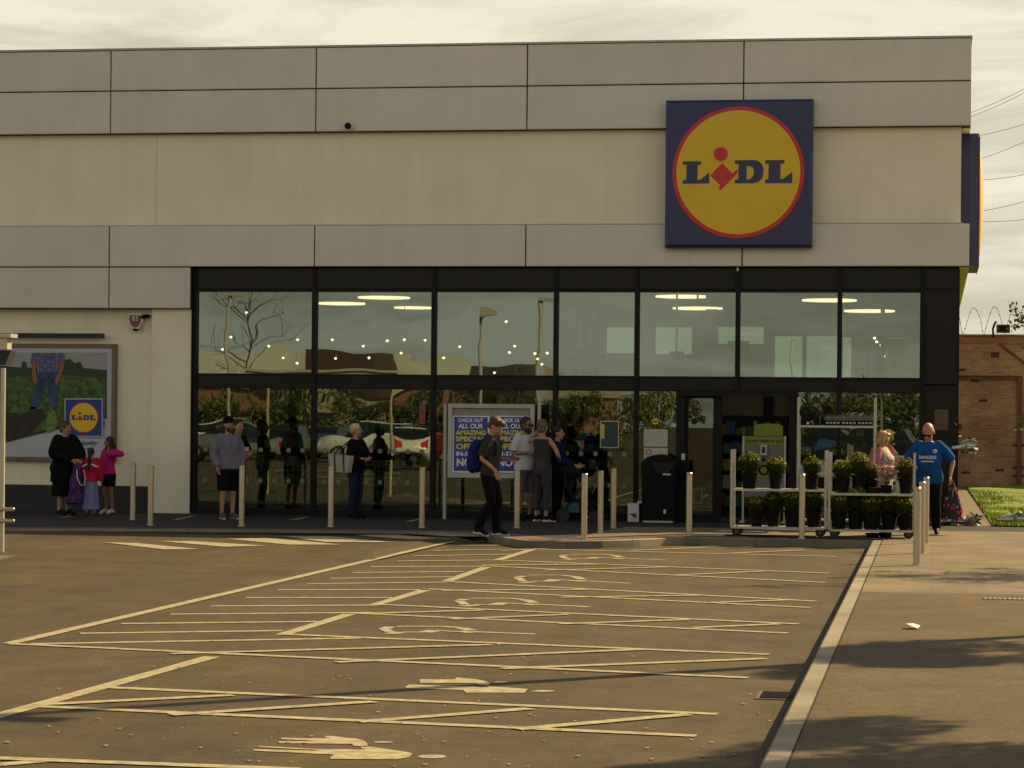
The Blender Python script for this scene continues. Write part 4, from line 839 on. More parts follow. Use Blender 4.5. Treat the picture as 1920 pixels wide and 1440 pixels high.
# hand sanitiser board by the door
YA = G(1430, 985, ZP).y+1.2
a = W(1391, 965, YA); b = W(1474, 818, YA); t = thing('sanitiser_stand', "free-standing board reading DON'T PASS IT ON with green header and hand dispenser, in the entrance", 'stand', Vector(((a.x+b.x)/2, YA, ZP)))
M['lime'] = mat('lime_print', (0.17, 0.21, 0.012), .6); M['greyboard'] = mat('grey_board', (0.155, 0.15, 0.135), .6)
mb = MB(); mb.box(a.x, a.x+.035, YA-.02, YA+.03, ZP, b.z); mb.box(b.x-.035, b.x, YA-.02, YA+.03, ZP, b.z); mb.box(a.x-.02, a.x+.06, YA-.3, YA+.3, ZP, ZP+.03); mb.box(b.x-.06, b.x+.02, YA-.3, YA+.3, ZP, ZP+.03); mb.build('leg_frame', M['coping'], t)
mb = MB(); mb.box(a.x+.036, b.x-.036, YA, YA+.02, ZP+.45, b.z-.0); mb.build('board', M['greyboard'], t)
y1 = W(1430, 820, YA).z; y2 = W(1430, 834, YA).z; mb = MB(); mb.box(a.x+.037, b.x-.037, YA-.006, YA-.001, y2, y1); mb.build('header_band', M['lime'], t)
text_on('board_text', "DON'T PASS IT ON", Vector(((a.x+b.x)/2, YA-.009, (y1+y2)/2)), .05, M['black'], t, (b.x-a.x)*.84, bold=.02)
h0 = W(1414, 818, YA); h1 = W(1468, 794, YA); mb = MB(); mb.prism([Vector((h0.x, YA, h0.z)), Vector((h1.x, YA, h0.z)), Vector((h1.x, YA, h1.z-.05)), Vector((h1.x-.06, YA, h1.z-.015)), Vector(((h0.x+h1.x)/2, YA, h1.z)), Vector((h0.x+.06, YA, h1.z-.015)), Vector((h0.x, YA, h1.z-.05))], (0, .02, 0)); mb.build('header_card', M['lime'], t)
g0 = W(1402, 895, YA); g1_ = W(1458, 868, YA); mb = MB(); mb.box(g0.x, g1_.x, YA-.006, YA-.001, g0.z, g1_.z); mb.build('lower_band', M['lime'], t)
text_on('board_text', 'O', Vector(((g0.x+g1_.x)/2+.02, YA-.009, (g0.z+g1_.z)/2)), .19, M['black'], t, bold=.03)
c = W(1432, 843, YA); mb = MB(); mb.box(c.x-.06, c.x+.06, YA-.09, YA-.001, c.z-.10, c.z+.09); mb.build('dispenser', M['concrete'], t); mb = MB(); mb.box(c.x-.03, c.x+.03, YA-.095, YA-.091, c.z-.06, c.z+.05); mb.build('dispenser_window', M['plinth'], t)
c = W(1432, 862, YA); mb = MB(); mb.box(c.x-.03, c.x+.03, YA-.05, YA-.001, c.z-.02, c.z+.03); mb.build('drip_tray', M['black'], t)

# ================================================================== PLANT TROLLEYS
def trolley(name, lb, p, L, Dp, shelves, H, wheels=True, posts=True, grp='wheeled metal plant trolleys'):
    t = thing(name, lb, 'trolley', p, 0, grp)
    for sx in (-1, 1):
        for sy in (0, 1):
            mb = MB(); x = sx*(L/2-.018); y = sy*Dp
            mb.box(x-.018, x+.018, y-.006, y+.03, .13, H)
            for k in range(int((H-.3)/.09)): mb.box(x-.024 if sx > 0 else x+.016, x-.016 if sx > 0 else x+.024, y-.012, y-.0065, .25+k*.09, .28+k*.09)
            mb.build('post', M['galv'], t, local=True)
    for z in shelves:
        mb = MB(); mb.box(-L/2+.037, L/2-.037, -.01, .03, z-.035, z); mb.box(-L/2+.037, L/2-.037, Dp-.02, Dp+.02, z-.035, z); mb.box(-L/2+.037, L/2-.037, .031, Dp-.021, z-.012, z-.004)
        mb.build('shelf', M['galv'], t, local=True)
    for sx in (-1, 1):
        for sy in (0.06, Dp-.06):
            x = sx*(L/2-.10); w = thing('wheel', None, None, (x, sy, .075)); w.parent = t; del_keys(w)
            mb = MB(); mb.cyl((0, -.02, 0), (0, .02, 0), .075, n=20); mb.build('tyre', M['rubber'], w, local=True)
            mb = MB(); mb.cyl((0, -.024, 0), (0, .024, 0), .035, n=14); mb.box(-.012, .012, -.03, -.022, -.01, .09); mb.box(-.012, .012, .022, .03, -.01, .09); mb.build('hub', M['rust'], w, local=True)
    return t
def del_keys(o):
    for k in ('label', 'category', 'group'):
        if k in o: del o[k]
YT = G(1450, 1006, ZP).y
def XT(px): return W(px, 950, YT).x
zsh = [W(1450, 988, YT).z-ZP, W(1450, 917, YT).z-ZP]; Ht = W(1378, 843, YT).z-ZP
trolley('plant_trolley', 'left wheeled metal trolley with clipped box balls on two shelves', Vector(((XT(1369)+XT(1550))/2, YT, ZP)), XT(1550)-XT(1369), .56, zsh, Ht)
zsh2 = [W(1640, 993, YT).z-ZP, W(1640, 925, YT).z-ZP]
trolley('plant_trolley', 'right wheeled metal trolley with box balls and dark pots in front of the blonde woman', Vector(((XT(1553)+XT(1716))/2, YT-.1, ZP)), XT(1716)-XT(1553), .56, zsh2, W(1555, 848, YT).z-ZP)
YR = YT+2.6
def XR(px): return W(px, 850, YR).x
zr = [W(1570, 985, YR).z-ZP-.05, .95, W(1570, 800, YR).z-ZP]
trolley('flower_rack', 'tall wheeled rack with trays of grey lavender on top behind the box balls', Vector(((XR(1494)+XR(1642))/2, YR, ZP)), XR(1642)-XR(1494), .5, [.18, .95, W(1570, 798, YR).z-ZP], W(1500, 745, YR).z-ZP, grp=None)
YM = G(1790, 985, ZP).y
xm0 = W(1650, 850, YM).x; xm1 = W(1797, 850, YM).x
trolley('flower_rack', 'dark rack of boxes and bouquets behind the man in blue', Vector(((xm0+xm1)/2, YM, ZP)), xm1-xm0, .5, [.18, .70, 1.22], W(1794, 850, YM).z-ZP, grp=None)

# potted clipped box balls
M['boxleaf'] = mat('box_leaf', (0.022, 0.036, 0.006), .85, .45, 30, spec=.15, col2=(0.060, 0.078, 0.008)); M['boxin'] = mat('box_inner', (0.008, 0.012, 0.006), .9)
M['sunyellow'] = mat('sunlit_and_yellow_leaf', (0.42, 0.40, 0.015), .85, .3, 20, spec=.15)  # sunlight painted into the upper box leaves; own leaf colour on the rack plant
def leafball(r, n, seed, sq=1.0, size=.012):
    rr = random.Random(seed); mb = MB()
    for i in range(n):
        d = Vector((rr.gauss(0, 1), rr.gauss(0, 1), rr.gauss(0, 1))).normalized(); k = r*(rr.uniform(.84, 1.04)+.05*noise.noise(d*3+Vector((seed, 0, 0))))
        c = Vector((d.x*k, d.y*k, d.z*k*sq)); u = d.orthogonal().normalized(); w = d.cross(u); a = rr.uniform(0, 6.28); uu = u*math.cos(a)+w*math.sin(a)+d*rr.uniform(-.7, .9); uu.normalize(); ww = d.cross(uu).normalized()
        s = size*rr.uniform(.7, 1.35); mb.add([c-ww*s*.5, c+uu*s*1.4, c+ww*s*.5, c-uu*s*.8], [(0, 1, 2, 3)], 1 if d.z > .25 and rr.random() < .42 else 0)  # some upward leaves take the second material, sunlight put into their colour
    return mb
def boxball(p, r, lb, seed):
    t = thing('potted_box_ball', lb, 'potted plant', p, 0, 'clipped box balls in black pots')
    pr = r*.70; ph = .21
    mb = MB(); mb.cyl((0, 0, 0), (0, 0, ph), pr*.78, pr, 18); mb.cyl((0, 0, ph-.025), (0, 0, ph), pr*1.06, pr*1.08, 18); mb.build('pot', M['black'], t, local=True)
    mb = MB(); mb.ell((0, 0, ph+r*.82), (r*.84, r*.84, r*.84), nu=14, nv=9); mb.build('foliage_core', M['boxin'], t, local=True)
    mb = leafball(r, 1500, seed); o = mb.build('foliage', [M['boxleaf'], M['sunyellow']], t, local=True); o.location = (0, 0, ph+r*.82)
    return t
bp = None
top = [(1405, 0, .165, 'top shelf of the left trolley, leftmost'), (1455, 0, .15, 'top shelf of the left trolley, second from left'), (1522, 0, .15, 'top shelf of the left trolley behind the bollard'),
       (1580, 1, .155, 'top shelf of the right trolley, leftmost'), (1611, 1, .165, 'top shelf of the right trolley, left of the pink cardigan'), (1634, 1, .135, 'top shelf of the right trolley, touching the pink cardigan'), (1699, 1, .155, 'top shelf of the right trolley, rightmost')]
bot = [(1419, 0, .14, 'lower shelf of the left trolley, leftmost'), (1451, 0, .15, 'lower shelf of the left trolley, second'), (1487, 0, .165, 'lower shelf of the left trolley, left of the bollard'), (1527, 0, .165, 'lower shelf of the left trolley, right of the bollard'),
       (1573, 1, .15, 'lower shelf of the right trolley, leftmost'), (1606, 1, .17, 'lower shelf of the right trolley, second'), (1634, 1, .165, 'lower shelf of the right trolley, middle'), (1668, 1, .17, 'lower shelf of the right trolley, fourth'), (1700, 1, .165, 'lower shelf of the right trolley, rightmost')]
for lst, si, hgt in ((top, 1, 1), (bot, 0, 0)):
    for i, (px, which, r, lb) in enumerate(lst):
        zs = (zsh if which == 0 else zsh2)[si]; yy = YT-.1*which+.19+(.16 if px in (1634, 1611) and si == 1 else 0)+(.1 if i % 2 else 0)
        p = Vector((W(px, 900, yy).x, yy, ZP+zs)); lb2 = 'box ball in black pot, '+lb
        if bp is None: bp = boxball(p, .155, lb2, 5); bp.scale = (r/.138,)*3
        else: q = dup(bp, p, rnd.uniform(0, 6), lb2); k_ = r/.138; q.scale = (k_*rnd.uniform(.9, 1.1), k_*rnd.uniform(.9, 1.1), k_*rnd.uniform(.9, 1.13))
# flowering plant in a low pot + white card
yy = YT+.05; p = Vector((W(1662, 915, yy).x, yy, ZP+zsh2[1])); t = thing('flowering_plant', 'spindly pale flowering plant in a low black pot on the right trolley', 'potted plant', p)
mb = MB(); mb.cyl(p, p+Vector((0, 0, .13)), .075, .095, 4, smooth=False); mb.build('pot', M['black'], t)
mb = MB(); M['dryleaf'] = mat('brownish_leaf', (.12, .07, .035), .7, .4, 10); M['petal'] = mat('pale_petal', (.38, .30, .20), .7, .25, 12)
for i in range(26):
    a = rnd.uniform(0, 6.28); r = rnd.uniform(.05, .17); q = p+Vector((r*math.cos(a), r*math.sin(a), rnd.uniform(.24, .42))); mb.path([p+Vector((0, 0, .12)), (p+q)/2+Vector((0, 0, .08)), q], .003, 4)
    for k in range(10): d = Vector((rnd.gauss(0, 1), rnd.gauss(0, 1), rnd.gauss(0, 1)))*.016; e = Vector((rnd.gauss(0, 1), rnd.gauss(0, 1), rnd.gauss(0, 1)))*.016; mb.add([q+d*1.5, q+d*1.5+e, q-d+e], [(0, 1, 2)], rnd.choice((0, 1, 1)))
mb.build('blooms', [M['dryleaf'], M['petal']], t)
p2 = p+Vector((.16, .02, 0)); mb = MB(); mb.box(p2.x-.02, p2.x+.09, p2.y, p2.y+.06, p2.z, p2.z+.20); tag(mb.build('white_carton', M['paper']), 'small pale carton between the low pot and the rightmost box ball', 'carton')
p3 = p+Vector((-.17, .03, 0)); mb = MB(); mb.box(p3.x-.12, p3.x+.09, p3.y, p3.y+.2, p3.z, p3.z+.09); tag(mb.build('plant_tray', M['black']), 'shallow black tray beneath the hem of the pink cardigan', 'tray')
# pots standing under the right trolley
for px, w, h, lb in [(1636, .20, .07, 'flat black pot lying on the ground under the right trolley'), (1660, .20, .15, 'square black pot on the ground under the right trolley')]:
    q = Vector((W(px, 1005, YT+.1).x, YT+.1, ZP)); t = thing('empty_pot', lb, 'pot', q); mb = MB(); mb.cyl(q+Vector((0, .1, 0)), q+Vector((0, .1, h)), w*.45, w*.55, 4 if h > .1 else 14, smooth=False); mb.build('pot_wall', M['black'], t)
    mb = MB(); mb.cyl(q+Vector((0, .1, h-.02)), q+Vector((0, .1, h+.004)), w*.58, n=4 if h > .1 else 14, smooth=False); mb.build('pot_rim', M['black'], t)
# trays of lavender on the tall rack, and stock on its middle shelf
M['lav'] = mat('lavender_grey', (0.13, 0.14, 0.11), .8, .35, 20, col2=(.25, .26, .22)); M['tagblue'] = mat('pale_blue_tag', (0.35, 0.45, 0.55), .5)
for i, (px, lb) in enumerate([(1562, 'left'), (1592, 'middle'), (1622, 'right')]):
    q = Vector((W(px, 790, YR+.1).x, YR+.1, ZP+zr[2]+.004)); t = thing('lavender_tray', 'black tray of grey lavender on the tall rack, '+lb+' of three', 'plant tray', q, 0, 'trays of lavender')
    mb = MB(); mb.box(q.x-.125, q.x+.125, q.y-.1, q.y+.2, q.z, q.z+.10); mb.build('tray', M['black'], t)
    mb = MB()
    for k in range(4): mb.box(q.x-.11+k*.06, q.x-.07+k*.06, q.y-.105, q.y-.101, q.z+.045, q.z+.075)
    mb.build('price_tag', M['tagblue'], t)
    mb = MB()
    for k in range(420):
        b = q+Vector((rnd.uniform(-.13, .13), rnd.uniform(-.1, .2), .09)); d = Vector((rnd.gauss(0, .035), rnd.gauss(0, .035), rnd.uniform(.05, .12))); mb.add([b, b+Vector((.008, 0, 0)), b+d], [(0, 1, 2)])
    mb.build('foliage', M['lav'], t)
q = Vector((W(1520, 790, YR+.1).x, YR+.1, ZP+zr[2]+.004)); t = thing('dark_shrub', 'dark bushy plant with white tags at the left end of the tall rack', 'potted plant', q)
mb = MB(); mb.box(q.x-.16, q.x+.16, q.y-.1, q.y+.15, q.z, q.z+.11); mb.build('pot', M['black'], t)
o = leafball(.2, 900, 9, .8, .02).build('foliage', [M['boxin'], M['boxleaf']], t, local=True); o.location = (0, .03, .24)
mb = MB(); mb.path([q+Vector((.0, -.12, .06)), q+Vector((.03, -.12, .09)), q+Vector((.05, -.12, .03))], .006, 5); mb.box(q.x-.06, q.x-.02, q.y-.12, q.y-.115, q.z+.03, q.z+.07); mb.build('white_tag', M['white'], t)
items = [(1508, .95, .16, .10, 'tagblue', 'pale blue packet'), (1528, .95, .10, .16, 'white', 'white carton'), (1545, .95, .12, .08, 'petal', 'beige packet'), (1571, .95, .10, .20, 'paper', 'pale bottle pack'), (1602, .95, .16, .14, 'foil', 'wrapped bunch')]
for px, zz2, w, h, mm, lb in items:
    q = Vector((W(px, 870, YR+.05).x, YR+.05, ZP+zz2+.003)); mb = MB(); mb.box(q.x-w/2, q.x+w/2, q.y, q.y+.15, q.z, q.z+h); mb.box(q.x-w/2+.02, q.x+w/2-.02, q.y+.02, q.y+.13, q.z+h, q.z+h+.02); tag(mb.build('packet', M[mm]), lb+' on the middle shelf of the tall rack behind the box balls', 'packet')
for i, (px, lb) in enumerate([(1590, 'left'), (1602, 'right')]):
    q = Vector((W(px, 861, YR-.03).x, YR-.03, ZP+.96)); t = thing('pink_bloom', lb+' one of two small pink-red blooms just above the box balls', 'flower', q)
    mb = MB(); mb.ell(q+Vector((0, 0, .10)), (.035, .035, .03), jit=.4, seed=i); mb.build('petals', mat('pink_bloom_petal', (.5, .07, .08), .6), t); mb = MB(); mb.cyl(q, q+Vector((0, 0, .09)), .006, n=6); mb.build('stem', M['boxleaf'], t)
# dark boxes on the rack behind the man
for px, z0, w, h, lb in [(1765, .185, .36, .30, 'dark crate on the bottom shelf of the rack behind the man in blue'), (1767, .705, .34, .26, 'dark crate on the middle shelf of the rack behind the man in blue'), (1690, 1.225, .5, .22, 'dark crate on the top shelf between the blonde woman and the man in blue')]:
    q = Vector((W(px, 900, YM+.1).x, YM+.1, ZP+z0)); t = thing('dark_crate', lb, 'crate', q)
    mb = MB(); mb.box(q.x-w/2, q.x+w/2, q.y, q.y+.3, q.z, q.z+h*.9); mb.build('crate_body', M['black'], t); mb = MB(); mb.box(q.x-w/2-.01, q.x+w/2+.01, q.y-.01, q.y+.31, q.z+h*.9, q.z+h); mb.build('crate_rim', M['plinth'], t)
M['sleeve'] = mat('pale_paper_sleeve', (.62, .64, .52), .5, .25, 9)
# bouquets in cellophane
def bouquet(p, d, L, r, lb, leafy='grassy', seed=1, cat='bouquet'):
    d = Vector(d).normalized(); t = thing('wrapped_bouquet', lb, cat, p); rr = random.Random(seed); q = d.to_track_quat('Z', 'Y')
    rings = []; n = 14
    for k, (tt, s) in enumerate([(0, .35), (.3, .55), (.6, .85), (.85, 1.0), (1.0, 1.1)]):
        rings.append([p+d*L*tt+q@Vector((math.cos(i*6.283/n), math.sin(i*6.283/n), 0))*r*s*(1+rr.uniform(-.16, .16)) for i in range(n)])
    mb = MB(); mb.loft(rings, cap=False); mb.build('cellophane', M['foil'], t)
    mb = MB(); mb.loft([[c_.lerp(sum(rg, Vector())/n, .22) for c_ in rg] for rg in rings[:4]], cap=False); mb.build('paper_sleeve', M['sleeve'], t)
    mb = MB()
    for k in range(300):
        c = p+d*L*rr.uniform(.45, 1.02)+q@Vector((rr.gauss(0, .4), rr.gauss(0, .4), 0))*r; e = Vector((rr.gauss(0, 1), rr.gauss(0, 1), rr.gauss(0, 1)))*.03; f = Vector((rr.gauss(0, 1), rr.gauss(0, 1), rr.gauss(0, 1)))*.03; mb.add([c, c+e, c+e+f, c+f], [(0, 1, 2, 3)], rr.choice((0, 1, 3, 4, 4)))
    mb.cyl(p-d*.06, p+d*L*.5, .02, .035, 8, 3); mb.build('stems_and_blooms', [M['boxleaf'], M['petal'], M['foil'], M['lime'], M['white']], t)
    return t
bouquet(W(1786, 840, YM-.05), (1, -.1, .12), .40, .12, 'bouquet in clear wrap with lime green sleeve sticking out against the brick wall', seed=2)
bouquet(G(1868, 984, ZP)+Vector((0, 0, .10)), (1, .2, .05), .6, .12, 'clear-wrapped bouquet lying at the edge of the lawn by the right frame edge', seed=4)
bouquet(G(1795, 985, ZP)+Vector((-.1, 0, .07)), (1, -.2, .02), .45, .09, 'clear-wrapped flowers lying on the paving at the foot of the rack', seed=6)
q = G(1765, 985, ZP); t = thing('cellophane_bundle', 'crumpled see-through wrapping and brown pot on the ground beside the man in blue', 'wrapping', q)
mb = MB(); mb.ell(q+Vector((.06, 0, .08)), (.19, .14, .09), jit=.7, seed=3, nu=18, nv=10); mb.build('film', M['foil'], t); mb = MB(); mb.cyl(q+Vector((-.2, 0, 0)), q+Vector((-.2, 0, .13)), .06, .085, 14); mb.build('brown_pot', mat('brown_pot', (.14, .05, .04), .7), t)
# plant growing behind the bald man's head
q = Vector((W(1740, 800, YM).x, YM+.15, ZP+1.24)); t = thing('yellow_green_plant', 'tall yellow-green leafy plant behind the head of the bald man', 'potted plant', q)
mb = MB(); mb.cyl(q, q+Vector((0, 0, .15)), .08, .1, 12); mb.build('pot', M['black'], t)
mb = MB()
for k in range(260): 
    c = q+Vector((rnd.gauss(0, .22), rnd.gauss(0, .1), .15+abs(rnd.gauss(.22, .16)))); e = Vector((rnd.gauss(0, 1), rnd.gauss(0, 1), rnd.gauss(0, 1)))*.035; f = Vector((rnd.gauss(0, 1), rnd.gauss(0, 1), rnd.gauss(0, 1)))*.03; mb.add([c, c+e, c+e+f, c+f], [(0, 1, 2, 3)], rnd.choice((0, 1, 1)))
mb.build('foliage', [M['boxleaf'], M['sunyellow']], t)

# ================================================================== PUSHCHAIR
p = Vector((W(1078, 900, 44.5).x, 44.5, ZP)); t = thing('pushchair', 'dark pushchair with a small child, standing behind the three clustered bollards', 'pushchair', p)
def pv(x, y, z): return p+Vector((x, y, z))
mb = MB()
for y in (-.18, .18): mb.path([pv(-.42, y, 1.0), pv(-.30, y, .88), pv(0, y, .45), pv(.38, y, .13)], .013, 8); mb.path([pv(-.18, y, .13), pv(.02, y, .5), pv(.1, y, .62)], .012, 8)
mb.path([pv(-.42, -.18, 1.0), pv(-.43, 0, 1.01), pv(-.42, .18, 1.0)], .016, 8); mb.build('frame', M['black'], t)
for x, r in ((-.18, .12), (.38, .10)):
    for y in (-.21, .21): 
        w = MB(); w.cyl(pv(x, y-.02, r), pv(x, y+.02, r), r, n=20); w.build('wheel', M['rubber'], t)
fab('push_fabric', (.014, .015, .018)); mb = MB(); mb.loft([[pv(x, y, z) for x, y, z in [(a, -.17, b), (a, .17, b), (a+.05, .17, b-.05), (a+.05, -.17, b-.05)]] for a, b in [(-.2, .95), (-.14, .6), (-.05, .42), (.2, .40), (.32, .22)]], smooth=False); mb.build('seat', M['push_fabric'], t, fix=True)
mb = MB(); mb.ell(pv(-.12, 0, .90), (.24, .19, .17), nu=16, nv=8); mb.build('hood', M['push_fabric'], t)
mb = MB(); mb.box(p.x-.18, p.x+.1, p.y-.14, p.y+.14, p.z+.16, p.z+.34); mb.build('basket', mat('teal_basket', (.02, .09, .10), .7), t)

# ================================================================== TROLLEY SHELTER AT LEFT
p = G(3, 1038, .04); YSH = p.y; t = thing('trolley_shelter', 'pale shelter post with roof gutter, dark hopper and two rails at the left frame edge', 'shelter', p)
zz3 = W(3, 690, YSH).z; M['cream'] = mat('cream_metal', (0.55, 0.50, 0.36), .4, .08, 8, metal=.3)
mb = MB(); mb.cyl((p.x, YSH, .04), (p.x, YSH, zz3), .034, n=16); mb.build('post', M['cream'], t)
a = W(26, 648, YSH); b = W(22, 628, YSH); mb = MB(); mb.box(p.x-3.5, W(17, 650, YSH).x, YSH-.07, YSH+.1, W(3, 655, YSH).z, W(3, 634, YSH).z); mb.box(p.x-3.5, a.x+.0, YSH-.12, YSH+.14, W(3, 636, YSH).z+.02, W(3, 626, YSH).z); mb.build('roof_gutter', M['cream'], t)
h0, h1 = W(26, 657, YSH), W(8, 684, YSH); mb = MB(); mb.prism([Vector((p.x-.3, YSH-.1, h0.z)), Vector((h0.x, YSH-.1, h0.z)), Vector((h1.x+.05, YSH-.1, h1.z)), Vector((p.x-.12, YSH-.1, h1.z))], (0, .22, 0)); mb.build('hopper', M['plinth'], t, fix=True)
for yy in (955, 977):
    c = W(24, yy, YSH-.06); mb = MB(); mb.cyl((c.x, YSH-.06, c.z), (c.x-3, YSH-.06, c.z), .028, n=14); mb.ell((c.x, YSH-.06, c.z), .028, nu=12, nv=8); mb.build('rail', M['steel'], t)
mb = MB(); mb.cyl((p.x-3, YSH, .04), (p.x-3, YSH, zz3), .034, n=12); mb.build('post', M['cream'], t)

# ================================================================== BRICK WALL, WIRE, FLOODLIGHT
YB2 = 72.3; a = W(1798, 627, YB2); zr_ = W(1860, 627, YB2).z
bw = thing('brick_wall', 'tall old brick wall with recessed panel behind the lawn at right', 'wall', (a.x+3, YB2, 0))
x0 = a.x-3.0; zc1 = W(1860, 706, YB2).z; xc1 = W(1908, 760, YB2).x; zred = W(1860, 645, YB2).z
mb = MB(); mb.box(x0, xc1, YB2+.08, YB2+.5, 0, zc1); mb.build('recessed_panel', M['brick'], bw)
mb = MB(); mb.box(x0, 40, YB2, YB2+.5, zc1+.03, zred); mb.box(xc1+.12, 40, YB2, YB2+.5, 0, zc1+.029); mb.build('wall_face', M['brick'], bw)
mb = MB(); mb.box(x0, 40, YB2-.01, YB2+.5, zred+.001, zr_-.05); mb.build('red_courses', M['brickred'], bw)
mb = MB(); mb.box(xc1, xc1+.118, YB2+.015, YB2+.5, 0, zc1+.0005); mb.box(x0, xc1-.02, YB2+.02, YB2+.079, zc1-.09, zc1-.001); mb.box(x0, xc1+.119, YB2-.02, YB2+.4, zc1+.001, zc1+.028); mb.build('panel_edge', M['brickdark'], bw)
mb = MB(); mb.box(x0, 40, YB2-.05, YB2+.55, zr_-.05, zr_); mb.build('coping', M['kerbdark'], bw)
mb = MB(); c0 = W(1875, 645, YB2-.02); c1 = W(1935, 690, YB2-.02); mb.path([(c0.x, YB2-.015, c0.z), (c1.x, YB2-.015, c1.z)], .05, 4); mb.build('diagonal_scar', M['brickdark'], bw)
t = thing('razor_wire', 'loose coils of barbed wire along the top of the brick wall', 'barbed wire', (a.x+1, YB2+.2, zr_)); mb = MB(); pts = []
for i in range(520):
    th = i*.21; rr2 = .38+.05*math.sin(i*.37); pts.append((a.x-2+i*.019+.05*math.sin(i*.2), YB2+.2+.2*math.cos(th)*.6, zr_+.36+rr2*math.sin(th)))
mb.path(pts, .007, 4); mb.build('wire_coil', M['plinth'], t)
mb = MB()
for i in range(0, 520, 3): p_ = Vector(pts[i]); mb.box(p_.x-.03, p_.x+.03, p_.y-.004, p_.y+.004, p_.z-.006, p_.z+.006)
mb.build('barbs', M['plinth'], t)
c = W(1880, 616, YB2-.1); t = thing('floodlight', 'dark boxy floodlight standing on the brick wall under the barbed wire', 'floodlight', c)
mb = MB(); mb.box(c.x-.17, c.x+.2, c.y-.12, c.y+.2, c.z-.12, c.z+.11); mb.build('housing', M['rust'], t); mb = MB(); mb.box(c.x-.10, c.x+.16, c.y-.13, c.y-.121, c.z-.09, c.z+.08); mb.build('lens', M['black'], t)
mb = MB(); mb.path([(c.x-.25, c.y, c.z-.25), (c.x-.27, c.y, c.z-.02), (c.x-.22, c.y, c.z+.14), (c.x-.17, c.y, c.z+.2)], .03, 8); mb.build('bracket', M['black'], t)
# overhead wires on the right
def wire(x0_, y0_, x1_, y1_, Y0, Y1, lb):
    a = W(x0_, y0_, Y0); b = W(x1_, y1_, Y1); mb = MB(); N = 14
    mb.path([a.lerp(b, i/N)-Vector((0, 0, 4*(1.2)*(i/N)*(1-i/N)*.3)) for i in range(N+1)], .020, 5)
    tag(mb.build('power_line', M['plinth']), lb, 'power line', 'overhead power lines in the sky at right')
for i, q in enumerate([(1780, 224, 1990, 128), (1780, 232, 1990, 135), (1780, 262, 1990, 208), (1780, 314, 1990, 232), (1780, 338, 1990, 312), (1780, 402, 1990, 356), (1780, 411, 1990, 402)]):
    wire(*q, 240, 190, 'thin overhead power line in the sky at right, %s from the top' % ['first', 'second', 'third', 'fourth', 'fifth', 'sixth', 'lowest of seven'][i])

# ================================================================== TREES
def leaf_mats(n, c1, c2): return [mat('leaf_'+n, c1, .6, .3, 2.0, col2=c2)]
def tree(name, lb, p, H, R, n, seed, m_leaf, trunk_r=.16, crown0=.3, leaf=.09, bare=False, grp=None, lean=0, dense=1.0, cr_=(.14, .30)):
    rr = random.Random(seed); t = thing(name, lb, 'tree', p, 0, grp)
    tr = MB(); c0 = H*crown0; tr.path([(0, 0, 0), (.03*H*.3, 0, c0*.5), (lean*.3, .05, c0), (lean*.6, .08, H*.6), (lean, 0, H*.92)], [trunk_r, trunk_r*.8, trunk_r*.66, trunk_r*.35, .02], 10)
    limbs = []
    for i in range(15 if bare else 12):
        z0 = rr.uniform(c0*.85, H*.75); a = rr.uniform(0, 6.28); k = 1-((z0/H-.45)**2)*1.2; L = R*rr.uniform(.6, 1.0)*k; e = Vector((L*math.cos(a), L*math.sin(a), z0+L*rr.uniform(.2, .8))); s = Vector((lean*z0/H, 0, z0)); mid = s.lerp(e, .5)+Vector((rr.uniform(-.2, .2), rr.uniform(-.2, .2), L*.12))
        tr.path([s, mid, e], [trunk_r*.4, trunk_r*.24, .015], 6); limbs.append((s, mid, e))
        for j in range(4 if bare else 3):
            q = mid.lerp(e, rr.random()); f = q+Vector((rr.gauss(0, 1), rr.gauss(0, 1), rr.gauss(.4, .8)))*R*.22; tr.path([q, (q+f)/2+Vector((0, 0, .05)), f], [trunk_r*.13, .014, .006], 4); limbs.append((q, (q+f)/2, f))
    tr.build('trunk', M['bark'], t, local=True)
    if not bare:
        cl = []
        for i in range(int(34*dense)):
            s, mid, e = rr.choice(limbs); q = mid.lerp(e, rr.uniform(.2, 1.1)); cl.append((q+Vector((rr.gauss(0, .1), rr.gauss(0, .1), rr.gauss(0, .1)))*R, R*rr.uniform(*cr_)))
        mb = MB()
        for i in range(n):
            c, r = rr.choice(cl); d = Vector((rr.gauss(0, 1), rr.gauss(0, 1), rr.gauss(0, .8))); d = d.normalized()*r*rr.random()**.4; q = c+d; e = Vector((rr.gauss(0, 1), rr.gauss(0, 1), rr.gauss(0, .6))).normalized()*leaf*rr.uniform(.6, 1.3); f = e.cross(Vector((rr.gauss(0, 1), rr.gauss(0, 1), rr.gauss(0, 1)))).normalized()*leaf*.5
            mb.add([q-e*.5, q+f*.5, q+e*.5, q-f*.5], [(0, 1, 2, 3)])
        mb.build('crown', m_leaf, t, local=True)
    return t
M['bark'] = mat('bark', (0.07, 0.05, 0.035), .9, .3, 5, .6, 20)
LG = leaf_mats('fresh', (0.05, 0.09, 0.012), (0.12, 0.15, 0.02)); LD = leaf_mats('dark', (0.018, 0.035, 0.010), (0.05, 0.07, 0.015)); LY = leaf_mats('yellowish', (0.10, 0.13, 0.015), (0.20, 0.20, 0.02))
ha = math.cos(SUN_AZ)/math.tan(SUN_EL); hb = math.sin(SUN_AZ)/math.tan(SUN_EL)
tree('street_tree', 'leafy tree just outside the right frame edge casting dappled shade on the side path', Vector((9.0, 28.3, ZP)), 8.2, 3.5, 36000, 4, LG, .15, .33, .14, dense=1.2, cr_=(.08, .19))
tree('street_tree', 'second leafy tree nearer the camera outside the right frame edge', Vector((7.3, 19.0, ZP)), 7.4, 3.2, 30000, 8, LG, .13, .33, .14, dense=1.2, cr_=(.08, .19))
